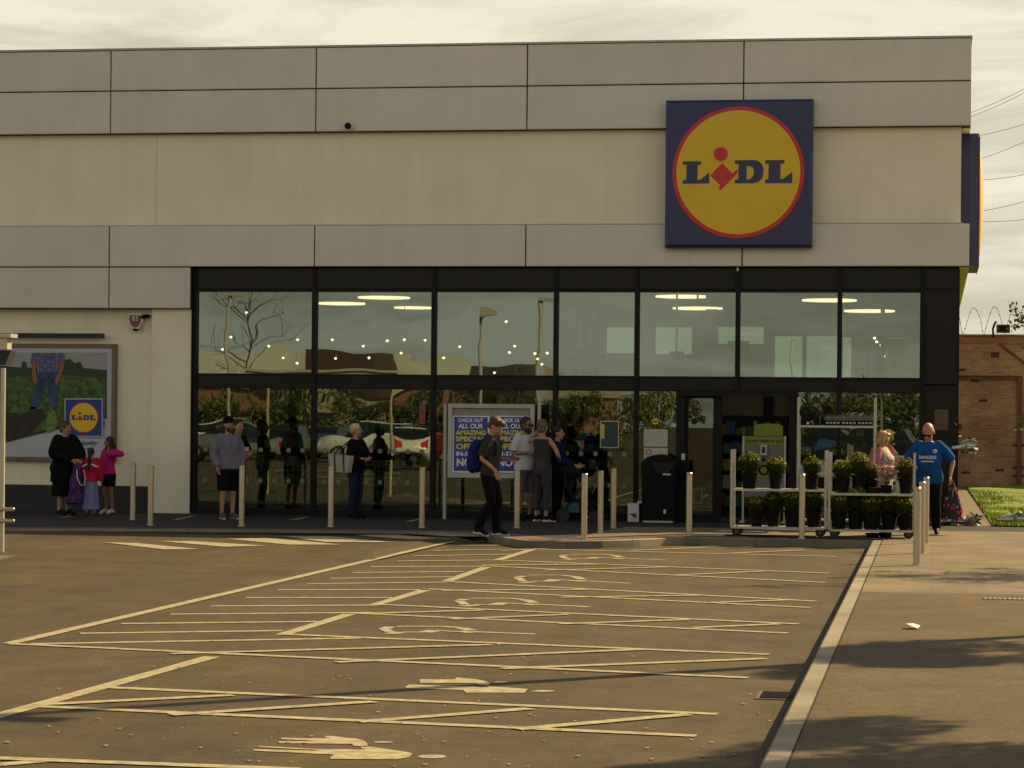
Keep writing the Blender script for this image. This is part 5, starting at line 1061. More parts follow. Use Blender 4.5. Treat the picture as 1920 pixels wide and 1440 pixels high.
tree('street_tree', 'leafy young tree beyond the right frame edge beside the shop side path', Vector((4.6, 34.0, ZP)), 5.0, 1.6, 5000, 12, LY, .09, .35, .08)
tree('street_tree', 'leafy tree between two others outside the right frame edge', Vector((8.6, 23.6, ZP)), 7.0, 2.8, 22000, 15, LG, .12, .33, .14, dense=1.0, cr_=(.08, .19))
# twigs of that tree reaching into the frame
def twig(pts, lb, n, seed):
    rr = random.Random(seed); t = thing('leafy_twig', lb, 'branch', pts[0]); mb = MB(); pts = [Vector((4.6, 34.0, max(1.9, pts[0].z-.3)))]+list(pts); mb.path(pts, [.03, .014, .008, .004, .003], 5); mb.build('stem', M['bark'], t)
    mb = MB()
    for i in range(n):
        k = rr.uniform(.3, 1)*(len(pts)-1); a = int(min(k, len(pts)-1.001)); q = Vector(pts[a]).lerp(Vector(pts[a+1]), k-a)+Vector((rr.gauss(0, .03), rr.gauss(0, .05), rr.gauss(0, .04))); e = Vector((rr.gauss(0, 1), rr.gauss(0, 1), rr.gauss(0, 1))).normalized()*.055; f = e.cross(Vector((rr.gauss(0, 1), rr.gauss(0, 1), rr.gauss(0, 1)))).normalized()*.028
        mb.add([q, q+e*.5+f, q+e, q+e*.5-f], [(0, 1, 2, 3)])
    mb.build('leaves', LY, t); return t
YW = 33
twig([W(2010, 560, YW), W(1945, 580, YW), W(1912, 595, YW), W(1893, 572, YW)], 'thin dark twig with small leaves against the sky beside the floodlight', 60, 2)
twig([W(2010, 640, YW), W(1950, 615, YW), W(1918, 604, YW), W(1898, 612, YW)], 'twig with small leaves just right of the floodlight', 80, 3)
twig([W(2010, 800, YW), W(1950, 790, YW), W(1925, 786, YW), W(1905, 800, YW)], 'yellow-green twig in front of the brick wall at the right frame edge', 110, 5)
twig([W(2000, 650, YW), W(1950, 648, YW), W(1925, 646, YW), W(1912, 650, YW)], 'small yellow leaf sprig over the top of the brick wall', 50, 6)

# tall lamp post whose shadow crosses the bays
q = G(1545, 1244); hgt = 8.0; d_ = 3.55
p = Vector((q.x+d_*math.sin(SUN_AZ), q.y+d_*math.cos(SUN_AZ), 0)); t = thing('lamp_post', 'tall steel lamp post outside the right frame edge whose long thin shadow crosses the bays', 'lamp post', p)
mb = MB(); mb.cyl(p, p+Vector((0, 0, hgt)), .11, .08, 14); mb.build('pole', M['galv'], t); mb = MB(); mb.box(p.x-.15, p.x+.6, p.y-.1, p.y+.1, hgt+.12, hgt+.24); mb.build('lantern', M['galv'], t)

# ================================================================== WHAT THE SHOP WINDOWS REFLECT (behind the camera)
YV = lambda Yv: 2*YG-Yv
def RX(px, py, Yv): q = W(px, py, Yv); return Vector((q.x, YV(Yv), q.z))
def car(p, rz, colm, lb, L=4.3, wd_=1.75, h=1.5, kind=0):
    t = thing('parked_car', lb, 'car', p, rz, 'cars parked facing the shop, reflected in its windows'); S = L/4.3
    def ringx(x, z0, z1, w, z2=None, w2=None): return None
    def side(z): return wd_/2*(1-.10*max(0, (z-.55)/.9)-.03*max(0, (.45-z)/.3))
    xs_ = [-2.15, -2.05, -1.75, -1.35, -.75, -.2, .6, 1.2, 1.75, 2.0, 2.12]
    tops = [.62, .86, .93, .97, 1.0, .99, .97, .95, .93, .88, .60]; bots = [.42, .30, .24, .20, .2, .2, .2, .2, .24, .3, .42]
    if kind: tops = [.62, .80, .88, .93, .96, .97, .98, .98, .97, .94, .64]
    mb = MB(); rings = []
    for x, a, b in zip(xs_, tops, bots):
        e = 1 if abs(x) < 1.9 else .86; hw = wd_/2*e
        rings.append([Vector((x*S, sy*hw*f, b+(a-b)*g)) for sy, f, g in [(-1, .9, 0), (-1, 1, .25), (-1, 1, .7), (-1, .9, 1), (1, .9, 1), (1, 1, .7), (1, 1, .25), (1, .9, 0)]])
    mb.loft(rings); mb.build('body', colm, t, local=True, fix=True)
    gx = [-1.05, -.45, .9 if not kind else 1.5, 1.55 if not kind else 1.95]; mb = MB()
    base = [Vector((gx[0]*S-.15, s_*wd_*.44, .94)) for s_ in (-1, 1)]; 
    mb.loft([[Vector((x*S, -wd_*k, z)), Vector((x*S, wd_*k, z)), Vector((x2*S, wd_*k2, z2)), Vector((x2*S, -wd_*k2, z2))] for x, k, z, x2, k2, z2 in [(gx[0], .44, .95, gx[0]-.0, .43, .96), (gx[1], .44, .96, gx[1], .36, h-.06), (gx[2], .44, .96, gx[2], .36, h-.05), (gx[3], .43, .95, gx[3], .42, .98)]], smooth=False); mb.build('window_glass', M['carglass'], t, local=True, fix=True)
    mb = MB(); mb.box(gx[1]*S, gx[2]*S, -wd_*.35, wd_*.35, h-.055, h); mb.build('roof', colm, t, local=True)
    for x in (-1.32*S, 1.28*S):
        for s_ in (-1, 1):
            w = thing('wheel', None, None, (x, s_*(wd_/2-.09), .32)); w.parent = t; del_keys(w)
            mb = MB(); mb.cyl((0, -.1, 0), (0, .1, 0), .32, n=20); mb.build('tyre', M['rubber'], w, local=True); mb = MB(); mb.cyl((0, -.105, 0), (0, .105, 0), .2, n=14); mb.build('rim', M['galv'], w, local=True)
    for s_ in (-1, 1):
        mb = MB(); mb.box(-2.12*S, -2.0*S, s_*.6-.16, s_*.6+.16, .62, .76); mb.build('headlight', M['white'], t, local=True)
        mb = MB(); mb.box(2.0*S, 2.11*S, s_*.62-.14, s_*.62+.14, .66, .84); mb.build('tail_light', M['red'], t, local=True)
    return t
M['carglass'] = mat('car_glass', (.012, .014, .015), .08, .05)
CM = {k: mat('car_paint_'+k, c, .28, .03, 2, metal=mt) for k, c, mt in [('black', (.012, .012, .014), .2), ('white', (.62, .62, .58), 0), ('red', (.16, .015, .015), 0), ('silver', (.35, .35, .34), .6), ('blue', (.03, .07, .2), .1), ('green', (.03, .12, .08), .1)]}
for px, Yv, rz, c, kd, lb in [(1628, 94, 0.15, 'black', 1, 'black car reflected in the glass behind the blonde woman'), (440, 100, .5, 'silver', 0, 'silver car reflected in the first lower pane behind the bearded man'), (545, 103, 1.5, 'black', 1, 'dark car reflected in the first lower pane near the mullion'),
                          (700, 105, 0.1, 'white', 1, 'white van-like car reflected behind the blonde woman with bag'), (770, 100, 1.35, 'white', 0, 'white car reflected beside the third mullion'), (620, 112, 1.6, 'blue', 0, 'blue car reflected in the second lower pane'),
                          (900, 104, 0.0, 'red', 1, 'dark red car reflected above the notice board'), (1080, 108, 1.5, 'green', 0, 'green car reflected left of the bin'), (1540, 112, .2, 'blue', 0, 'blue car reflected behind the tall rack'), (400, 114, 0, 'white', 1, 'white van reflected at the left edge of the glazing')]:
    q = RX(px, 850, Yv); car(Vector((q.x, q.y, 0)), rz, CM[c], lb, h=1.62 if kd else 1.45, kind=kd)
# distant low buildings
def shed(px0, px1, ytop, Yv, wallm, roofm, lb, band=None):
    a = RX(px0, ytop, Yv); b = RX(px1, ytop, Yv); zt_ = a.z; t = thing('far_building', lb, 'building', ((a.x+b.x)/2, a.y, 0)); hs = zt_*.62
    mb = MB(); mb.box(a.x, b.x, a.y-12, a.y, 0, hs); mb.build('wall', wallm, t)
    mb = MB(); mb.box(a.x-.3, b.x+.3, a.y-12.3, a.y+.3, hs, zt_); mb.build('roof', roofm, t)
    for i in range(max(1, int(abs(b.x-a.x)/2.2))): x = min(a.x, b.x)+.6+i*2.2; mb = MB(); mb.box(x, x+1.1, a.y+.001, a.y+.04, .9, min(2.3, hs-.3)); mb.build('window', M['carglass'], t)
rw = mat('far_white_roof', (.5, .5, .44), .7); rb = mat('far_brown_roof', (.05, .02, .018), .7); wl_ = mat('far_pale_wall', (.36, .30, .22), .8); wr = mat('far_red_wall', (.25, .12, .08), .8)
shed(345, 500, 663, 175, wr, rw, 'white-roofed low building reflected at the bottom of the first upper pane'); shed(500, 545, 672, 190, wl_, rw, 'small pale house reflected beside the white-roofed building')
shed(585, 700, 668, 180, wl_, rb, 'maroon-roofed building reflected in the second upper pane'); shed(730, 818, 670, 185, wr, rw, 'white-roofed shed reflected left of the third mullion'); shed(1035, 1120, 700, 170, wr, wl_, 'low brick block reflected above the three clustered bollards')
shed(850, 960, 690, 200, rb, M['plinth'], 'low dark building reflected above the notice board')
# hedge and trees behind the car park
hp = None
for i, (px, Yv, H_, lm, k) in enumerate([(420, 145, 4.2, LG, 'pale'), (500, 150, 4.6, LD, 'dark'), (590, 140, 3.8, LG, 'pale'), (680, 152, 4.4, LD, 'dark'), (780, 146, 3.8, LD, 'dark'), (870, 150, 5.0, LD, 'dark'), (960, 148, 5.2, LD, 'dark'), (1060, 155, 4.0, LG, 'pale'), (1150, 150, 3.8, LY, 'yellowish'), (1240, 145, 4.4, LY, 'yellowish'), (1510, 135, 5.2, LY, 'yellowish'), (1590, 140, 5.4, LD, 'dark'), (1650, 132, 5.0, LY, 'yellowish'), (1720, 128, 5.6, LG, 'pale')]):
    q = RX(px, 800, Yv); tree('far_tree', '%s bushy tree reflected in the shop windows, %s from the left' % (k, ['first', 'second', 'third', 'fourth', 'fifth', 'sixth', 'seventh', 'eighth', 'ninth', 'tenth', 'eleventh', 'twelfth', 'thirteenth', 'rightmost'][i]), Vector((q.x, q.y, 0)), H_*.68, 2.3, 2400, 20+i, lm, .1, .18, .24, grp='bushy trees reflected in the shop windows')
q = RX(470, 700, 130); tree('bare_tree', 'tall bare branching tree reflected in the first upper pane', Vector((q.x, q.y, 0)), 10.0, 3.1, 0, 77, LD, .10, .35, bare=True)
for px, yt, Yv, lb in [(428, 548, 120, 'lamp post reflected at the left of the first upper pane'), (900, 598, 130, 'twin-headed lamp post reflected in the third upper pane'), (1012, 570, 118, 'floodlight pole reflected left of the fourth mullion'), (1486, 650, 150, 'pale pole reflected in the sixth upper pane')]:
    q = RX(px, yt, Yv); t = thing('car_park_lamp', lb, 'lamp post', (q.x, q.y, 0)); mb = MB(); mb.cyl((q.x, q.y, 0), (q.x, q.y, q.z), .12, .08, 10); mb.build('pole', M['coping'], t)
    mb = MB(); mb.box(q.x-.05, q.x+.75, q.y-.2, q.y+.2, q.z, q.z+.2); mb.build('lantern', M['coping'], t)

# shopping trolleys parked just inside the glass
def cart(p, rz, lb):
    t = thing('shopping_trolley', lb, 'trolley', p, rz, 'shopping trolleys parked inside the glass')
    def bask(u, v, s_):   # u along, v height
        return Vector((s_*(.20+.06*u)*(1 if v else .85), -.42+.84*u, .50+.42*v-(0 if v else -.06*(1-u))))
    mb = MB()
    for s_ in (-1, 1):
        for i in range(9): u = i/8; mb.cyl(bask(u, 0, s_), bask(u, 1, s_), .005, n=5)
        for v in (0, .33, .66, 1): a = bask(0, 0, s_).lerp(bask(0, 1, s_), v); b = bask(1, 0, s_).lerp(bask(1, 1, s_), v); mb.cyl(a, b, .006, n=5)
    for u in (0, 1):
        for v in (0, .33, .66, 1): a = bask(u, 0, -1).lerp(bask(u, 1, -1), v); b = bask(u, 0, 1).lerp(bask(u, 1, 1), v); mb.cyl(a, b, .006, n=5)
        for i in range(7): k = i/6; mb.cyl(bask(u, 0, -1).lerp(bask(u, 0, 1), k), bask(u, 1, -1).lerp(bask(u, 1, 1), k), .005, n=5)
    mb.build('basket', M['chrome'], t, local=True)
    mb = MB()
    for s_ in (-1, 1): mb.path([(s_*.24, .5, .98), (s_*.24, .42, .5), (s_*.23, .35, .2), (s_*.20, -.4, .16)], .013, 8)
    mb.build('frame', M['chrome'], t, local=True)
    mb = MB(); mb.cyl((-.25, .5, .98), (.25, .5, .98), .018, n=10); mb.build('handle', M['yellow'], t, local=True)
    for x, y in ((-.22, .33), (.22, .33), (-.2, -.38), (.2, -.38)): mb = MB(); mb.cyl((x-.015, y, .07), (x+.015, y, .07), .07, n=14); mb.build('wheel', M['rubber'], t, local=True)
    return t
M['chrome'] = mat('trolley_chrome', (.75, .74, .68), .35, .05, 6, metal=.4)
c0 = None
for i, (px, yy, lb) in enumerate([(470, .9, 'behind the bearded man'), (520, 1.1, 'left of the first mullion'), (560, .9, 'beside the first mullion'), (640, 1.0, 'behind the woman with the bag'), (705, 1.1, 'right of the woman with the bag'), (750, .9, 'near the third mullion'), (880, 1.0, 'under the left end of the notice board'), (960, 1.0, 'under the right end of the notice board')]):
    p = Vector((W(px, 900, YG+yy).x, YG+yy, ZP+.007)); l_ = 'wire shopping trolley inside the glass, '+lb
    if c0 is None: c0 = cart(p, 1.35, l_)
    else: dup(c0, p, 1.35+((i*7) % 5-2)*.25, l_)

# ================================================================== PEOPLE
def bake(mb, name, m, parent, vox=.010, sm=3, shade=True):
    me = bpy.data.meshes.new('tmp'); me.from_pydata(mb.v, [], mb.f); o = bpy.data.objects.new('tmp', me); COL.objects.link(o)
    r = o.modifiers.new('r', 'REMESH'); r.mode = 'VOXEL'; r.voxel_size = vox; s = o.modifiers.new('s', 'SMOOTH'); s.iterations = sm; s.factor = .5
    dg = bpy.context.evaluated_depsgraph_get(); m2 = bpy.data.meshes.new_from_object(o.evaluated_get(dg)); bpy.data.objects.remove(o); bpy.data.meshes.remove(me)
    m2.name = name; m2.materials.clear(); m2.materials.append(m)
    m2.polygons.foreach_set('use_smooth', [True]*len(m2.polygons))
    q = bpy.data.objects.new(name, m2); COL.objects.link(q); q.parent = parent; return q
TORSO = [(.80, .150, .105, .005), (.88, .172, .120, .01), (.95, .168, .118, .008), (1.05, .145, .102, 0), (1.15, .148, .104, -.005), (1.26, .165, .112, -.006), (1.35, .176, .108, 0), (1.41, .165, .090, .006), (1.455, .110, .070, .012), (1.48, .060, .055, .012)]
def cr(pts, k=3):   # smooth a joint chain
    out = []; pts = [Vector(p) for p in pts]
    for i in range(len(pts)-1):
        p0 = pts[max(i-1, 0)]; p1 = pts[i]; p2 = pts[i+1]; p3 = pts[min(i+2, len(pts)-1)]
        for j in range(k):
            t = j/k; out.append(.5*((2*p1)+(p2-p0)*t+(2*p0-5*p1+4*p2-p3)*t*t+(3*p1-p0-3*p2+p3)*t**3))
    out.append(pts[-1]); return out
def lerpl(a, n): return [a[0]+(a[-1]-a[0])*i/(n-1) if len(a) == 2 else None for i in range(n)]
def limbpath(mb, pts, rads, e=0.0, f0=0.0, f1=1.0, n=12):
    P = cr(pts, 4); m_ = len(P)-1; R4 = []
    for i in range(len(P)):
        t = i/m_*(len(rads)-1); a = int(min(t, len(rads)-1.0001)); R4.append(rads[a]+(rads[a+1]-rads[a])*(t-a)+e)
    a = int(round(f0*m_)); b = max(a+1, int(round(f1*m_))); P = P[a:b+1]; R4 = R4[a:b+1]
    # rounded ends
    d0 = (P[0]-P[1]).normalized(); d1 = (P[-1]-P[-2]).normalized()
    if f0 == 0: P = [P[0]+d0*R4[0]*.85, P[0]+d0*R4[0]*.5]+P; R4 = [R4[0]*.35, R4[0]*.85]+R4
    mb.path(P, R4, n)
def person(name_lb, foot, ytop, face, k=None, **s):
    px, py = foot; p = G(px, py, ZP) if 'at' not in s else s['at']; Hh = W(px, ytop, p.y).z-ZP; sc = Hh/s.get('stand', 1.75)
    if 'p' in s: p = s['p']
    root = thing('person', name_lb, 'person', p, R_(face)); root.scale = (sc, sc, sc)
    b = s.get('b', 1.0); bd = s.get('bd', b); lx, ly = s.get('lean', (0, 0)); aw = s.get('limb', 1.0)
    def cen(z): t = max(0, (z-.92)/.55); return Vector((lx*t, ly*t, 0))
    sh = {-1: Vector((-.178*(1+(b-1)*.6), .0, 1.405))+cen(1.4), 1: Vector((.178*(1+(b-1)*.6), .0, 1.405))+cen(1.4)}
    el = {-1: Vector(s.get('eL', (-.235*(1+(b-1)*.6), .03, 1.13))), 1: Vector(s.get('eR', (.235*(1+(b-1)*.6), .03, 1.13)))}
    wr = {-1: Vector(s.get('wL', (-.245*(1+(b-1)*.6), -.05, .88))), 1: Vector(s.get('wR', (.245*(1+(b-1)*.6), -.05, .88)))}
    hd = {-1: s.get('hL'), 1: s.get('hR')}
    hip = {-1: Vector((-.088*(1+(b-1)*.5), .01, .88)), 1: Vector((.088*(1+(b-1)*.5), .01, .88))}
    kn = {-1: Vector(s.get('kL', (-.095, -.01, .49))), 1: Vector(s.get('kR', (.095, -.01, .49)))}
    an = {-1: Vector(s.get('aL', (-.10, .03, .085))), 1: Vector(s.get('aR', (.10, .03, .085)))}
    toe = {-1: Vector(s.get('tL', (-.02, -.16, -.06))), 1: Vector(s.get('tR', (.02, -.16, -.06)))}
    AR = [.056*aw, .046*aw, .040*aw, .036*aw, .026*aw]; LR = [.088*aw, .076*aw, .056*aw, .054*aw, .036*aw]
    def torso(mb, z0, z1, e, fl=0, ez=0.0):
        rs = []; N = 20
        for i in range(15):
            z = z0+(z1-z0)*i/14
            for q0, q1 in zip(TORSO, TORSO[1:]):
                if q0[0] <= z <= q1[0] or (z < TORSO[0][0] and q0 is TORSO[0]) or (z > TORSO[-1][0] and q1 is TORSO[-1]):
                    t = min(1, max(0, (z-q0[0])/(q1[0]-q0[0]))); rx, ry, cy = [q0[m_]+(q1[m_]-q0[m_])*t for m_ in (1, 2, 3)]; break
            bf = 1+(b-1)*min(1, max(.0, (1.5-z)/.25)); bdf = 1+(bd-1)*min(1, max(0, (1.5-z)/.3)); g = fl*(1-i/14)
            if s.get('bust') and 1.16 < z < 1.36: cy -= .018*math.sin((z-1.16)/.2*3.14); ry += .02*math.sin((z-1.16)/.2*3.14)
            if s.get('belly') and .9 < z < 1.25: cy -= s['belly']*math.sin((z-.9)/.35*3.14)
            c = cen(z)+Vector((0, cy, z)); wv = lambda a: 1+(.05*math.sin(a*5+z*7)*(g*6 if fl else 0))
            rs.append([c+Vector(((rx*bf+e+g)*math.cos(a)*wv(a), (ry*bdf+e+g)*math.sin(a)*wv(a), ez)) for a in [2*math.pi*m_/N for m_ in range(N)]])
        mb.loft(rs)
    # ---- body
    mb = MB(); torso(mb, .80, 1.48, -.012)
    for g in (-1, 1):
        limbpath(mb, [sh[g]+Vector((-g*.05, 0, .0)), sh[g].lerp(el[g], .45), el[g], el[g].lerp(wr[g], .45), wr[g]], AR, -.006)
        limbpath(mb, [hip[g], hip[g].lerp(kn[g], .5), kn[g], kn[g].lerp(an[g], .4)+Vector((0, .012, 0)), an[g]], LR, -.006)
        ft = an[g]; mb.path([ft+Vector((0, .05, -.03)), ft, ft+toe[g]*.5+Vector((0, 0, .0)), ft+toe[g]], [.030, .040, .036, .024], 10)
        # hand
        d = Vector(hd[g]).normalized() if hd[g] else (wr[g]-el[g]).normalized(); c = Vector((-g, 0, 0)); c = (c-d*c.dot(d)); c = c.normalized() if c.length > .2 else d.orthogonal().normalized(); a = d.cross(c)
        a = a if a.y < 0 else -a
        rm = Matrix((a, c, d)).transposed(); pc = wr[g]+d*.05; mb.ell(pc, (.040, .017, .055), rot=rm, nu=12, nv=8); mb.path([wr[g]-d*.02, wr[g]+d*.03], [.025, .026], 10)
        cu = s.get('curl', .5)
        for i, (o_, L) in enumerate(zip((-.029, -.010, .010, .028), (.060, .074, .080, .070))):
            q0 = pc+d*.035+a*o_; q1 = q0+d*L*.5+c*L*.18*cu; q2 = q1+(d*(1-.6*cu)+c*cu).normalized()*L*.35; q3 = q2+(d*(1-1.2*cu)+c*cu*1.4).normalized()*L*.25; mb.path([q0, q1, q2, q3], [.0095, .009, .0085, .0065], 8)
        q0 = wr[g]+d*.025+a*.025; mb.path([q0, q0+a*.028+d*.022+c*.006, q0+a*.034+d*.050+c*.016, q0+a*.026+d*.072+c*.02], [.012, .011, .010, .007], 8)
    nb_ = cen(1.47)+Vector((0, .012, 1.45)); pv = cen(1.52)+Vector((0, .014, 1.53)); rot = (Matrix.Rotation(R_(s.get('turn', 0)), 3, 'Z') @ Matrix.Rotation(R_(s.get('pitch', 0)), 3, 'X'))
    hs = s.get('hs', 1.07); hc = pv+rot@Vector((0, -.012, .105*(1+(hs-1)*.5))); rot = rot @ Matrix.Scale(hs, 3)
    def Hp(x, y, z): return hc+rot@Vector((x, y, z))
    mb.path([nb_-Vector((0, 0, .03)), nb_.lerp(Hp(0, .015, -.05), .5), Hp(0, .01, -.03)], [.062, .052, .054], 14)
    mb.ell(Hp(0, .012, .012), (.075, .096, .100), rot=rot, nu=20, nv=14); mb.ell(Hp(0, -.024, -.050), (.058, .066, .070), rot=rot, nu=16, nv=12); mb.ell(Hp(0, -.066, -.098), (.026, .022, .019), rot=rot, nu=12, nv=8)
    mb.path([Hp(0, -.086, .005), Hp(0, -.104, -.020), Hp(0, -.112, -.038), Hp(0, -.098, -.046)], [.008, .011, .014, .011], 8)
    for g in (-1, 1):
        mb.ell(Hp(g*.030, -.080, -.030), (.022, .016, .020), rot=rot, nu=10, nv=8); mb.ell(Hp(g*.028, -.084, .012), (.024, .012, .009), rot=rot, nu=10, nv=6); mb.ell(Hp(g*.077, .012, -.018), (.010, .020, .030), rot=rot, nu=10, nv=8)
    body = bake(mb, 'body', M[s.get('skin', 'skin')], root, .0085, 2)
    if s.get('glasses'):
        mb = MB()
        for g in (-1, 1): mb.ell(Hp(g*.032, -.100, -.006), (.028, .010, .018), rot=rot, nu=14, nv=8); mb.path([Hp(g*.060, -.09, .0), Hp(g*.078, .01, -.004)], .004, 5)
        mb.path([Hp(-.012, -.106, 0), Hp(.012, -.106, 0)], .004, 5); mb.build('sunglasses', M['black'], root, local=True)
    else:
        for g in (-1, 1): mb = MB(); mb.ell(Hp(g*.030, -.0935, -.008), (.0125, .006, .006), rot=rot, nu=10, nv=6); mb.build('eye', M['eye'], root, local=True)
    mb = MB(); mb.ell(Hp(0, -.0885, -.072), (.023, .007, .0065), rot=rot, nu=12, nv=6); mb.build('lips', M['lip'], root, local=True)
    if s.get('beard'):
        mb = MB(); mb.ell(Hp(0, -.028, -.078), (.064, .068, .056), rot=rot, nu=16, nv=10); mb.ell(Hp(0, -.076, -.112), (.034, .028, .030), rot=rot); 
        bake(mb, 'beard', s['beard'], root, .008, 1)
    # ---- hair / hat
    hair = s.get('hair', 'short'); hm = s.get('hairmat')
    if hair != 'bald':
        mb = MB(); J = .25
        if hair in ('short', 'fringe', 'cap'): mb.ell(Hp(0, .026, .034), (.087, .100, .090), rot=rot, jit=.10, nu=20, nv=12, seed=px*.01); mb.ell(Hp(0, .055, -.012), (.078, .062, .075), rot=rot, nu=16, nv=10)
        if hair == 'fringe': mb.ell(Hp(0, -.045, .085), (.060, .055, .035), rot=rot, jit=.3); mb.ell(Hp(0, -.085, .062), (.050, .022, .026), rot=rot, jit=.3)
        if hair == 'bob': mb.ell(Hp(0, .020, .018), (.096, .104, .100), rot=rot, jit=.1, nu=20, nv=12); mb.ell(Hp(0, .035, -.050), (.100, .085, .090), rot=rot, jit=.12, nu=20, nv=12); [mb.path([Hp(g*.080, -.04, .04), Hp(g*.088, -.045, -.04), Hp(g*.075, -.05, -.11)], [.022, .026, .012], 8) for g in (-1, 1)]; mb.ell(Hp(0, -.060, .075), (.065, .045, .030), rot=rot, jit=.2)
        if hair == 'long':
            mb.ell(Hp(0, .022, .025), (.088, .102, .096), rot=rot, jit=.08, nu=20, nv=12); L = s.get('hairlen', .34)
            mb.path([Hp(0, .05, .02), Hp(0, .085, -.08), hc+Vector((0, .105, -.18)), hc+Vector((0, .11, -L)), hc+Vector((0, .10, -L-.08))], [.075, .085, .075, .05, .015], 14)
            for g in (-1, 1): mb.path([Hp(g*.070, .0, .03), Hp(g*.085, .0, -.06), hc+Vector((g*.095, -.03, -.19)), hc+Vector((g*.09, -.06, -L+.04))], [.024, .030, .030, .010], 8)
        if hair == 'pony':
            mb.ell(Hp(0, .022, .025), (.085, .102, .094), rot=rot, jit=.08, nu=20, nv=12); L = s.get('hairlen', .34); mb.path([Hp(0, .08, .03), Hp(0, .125, -.02), hc+Vector((0, .13, -.16)), hc+Vector((.01, .12, -L)), hc+Vector((.02, .115, -L-.1))], [.05, .05, .055, .045, .012], 12)
        if hair == 'bun': mb.ell(Hp(0, .022, .022), (.085, .102, .096), rot=rot, jit=.1, nu=20, nv=12); mb.ell(Hp(0, .10, .055), (.042, .04, .04), rot=rot, jit=.2); mb.ell(Hp(0, .05, -.05), (.07, .06, .06), rot=rot)
        bake(mb, 'hair', hm, root, .009, 1)
        if hair == 'cap':
            mb = MB(); mb.ell(Hp(0, .012, .052), (.090, .104, .082), rot=rot, nu=20, nv=12); mb.ell(Hp(0, -.105, .035), (.062, .062, .010), rot=rot, nu=16, nv=6); bake(mb, 'cap', M['capblack'], root, .009, 1)
    # ---- clothes
    for gm in s['wear']:
        kind, m_, par = gm[0], gm[1], (gm[2] if len(gm) > 2 else {})
        mb = MB(); e = par.get('e', .014)
        if kind == 'top':
            torso(mb, par.get('z0', .86), par.get('z1', 1.462), e, par.get('fl', 0)); f = par.get('sl', .35)
            for g in (-1, 1):
                if f > 0: limbpath(mb, [sh[g]+Vector((-g*.05, 0, .0)), sh[g].lerp(el[g], .45), el[g], el[g].lerp(wr[g], .45), wr[g]], AR, e*.9+par.get('se', .004), 0, f)
            if par.get('hood'): mb.path([cen(1.45)+Vector((-.10, .04, 1.46)), cen(1.45)+Vector((0, .11, 1.43)), cen(1.45)+Vector((.10, .04, 1.46))], [.035, .05, .035], 10)
            if par.get('collar'): mb.path([nb_-Vector((0, 0, .04)), nb_+Vector((0, 0, .025))], [.075, .064], 14)
        if kind == 'legs':
            torso(mb, .80, par.get('z1', 1.0), e*.8); f = par.get('len', 1.0)
            for g in (-1, 1): limbpath(mb, [hip[g], hip[g].lerp(kn[g], .5), kn[g], kn[g].lerp(an[g], .4)+Vector((0, .012, 0)), an[g]], [.094*aw, .083*aw, .066*aw, .063*aw, par.get('hem', .050)], e*.5+par.get('le', 0), 0, f)
        if kind == 'skirt':
            z0 = par['z0']; rs = []; N = 28
            for i in range(12):
                t = i/11; z = z0+(1.0-z0)*t; r = 1+par.get('flare', .35)*(1-t); rs.append([Vector(((.160*b*r)*math.cos(a)*(1+.05*math.sin(a*9+1)*(1-t)), (.118*bd*r)*math.sin(a)*(1+.05*math.sin(a*9)*(1-t)), z)) for a in [6.28319*m2/N for m2 in range(N)]])
            mb.loft(rs)
        if kind == 'shoes':
            for g in (-1, 1):
                ft = an[g]; dr = toe[g]; mb.path([ft+Vector((0, .055, -.035)), ft+Vector((0, .03, -.025)), ft+dr*.35+Vector((0, 0, .012)), ft+dr*.75+Vector((0, 0, .0)), ft+dr*1.12], [.034, .046, .047, .040, .024], 12)
                if par.get('sole'): pass
            q = bake(mb, 'shoes', m_, root, .009, 1)
            if par.get('sole'):
                mb = MB()
                for g in (-1, 1):
                    ft = an[g]; dr = toe[g]; dz = Vector((0, 0, -.052)); mb.path([ft+Vector((0, .075, -.068)), ft+dr*.3+Vector((0, 0, -.044)), ft+dr*1.16+Vector((0, 0, -.012))], [.020, .030, .022], 10)
                mb.build('sole', par['sole'], q, local=True)
            continue
        o = bake(mb, {'top': par.get('name', 'top'), 'legs': par.get('name', 'trousers'), 'skirt': 'skirt'}[kind], m_, root, .0105, par.get('sm', 2))
    root['_rx'] = b
    info = dict(root=root, sc=sc, cen=cen, sh=sh, el=el, wr=wr, hc=hc, rot=rot, b=b, bd=bd)
    return info
def sub(info, mb, name, m): return mb.build(name, m, info['root'], local=True)
def held(info, name, lb, cat, mb, m, parts=None):
    r = info['root']; t = thing(name, lb, cat, r.location); t.rotation_euler = r.rotation_euler; t.scale = r.scale; mb.build(parts or name, m, t, local=True); return t
def chest_y(info, x, z, e=.02, z_ry=.112): rx = .172*info['b']+e; ry = z_ry*info['bd']+e; return -ry*math.sqrt(max(0, 1-min(.98, (x/rx)**2)))-.004

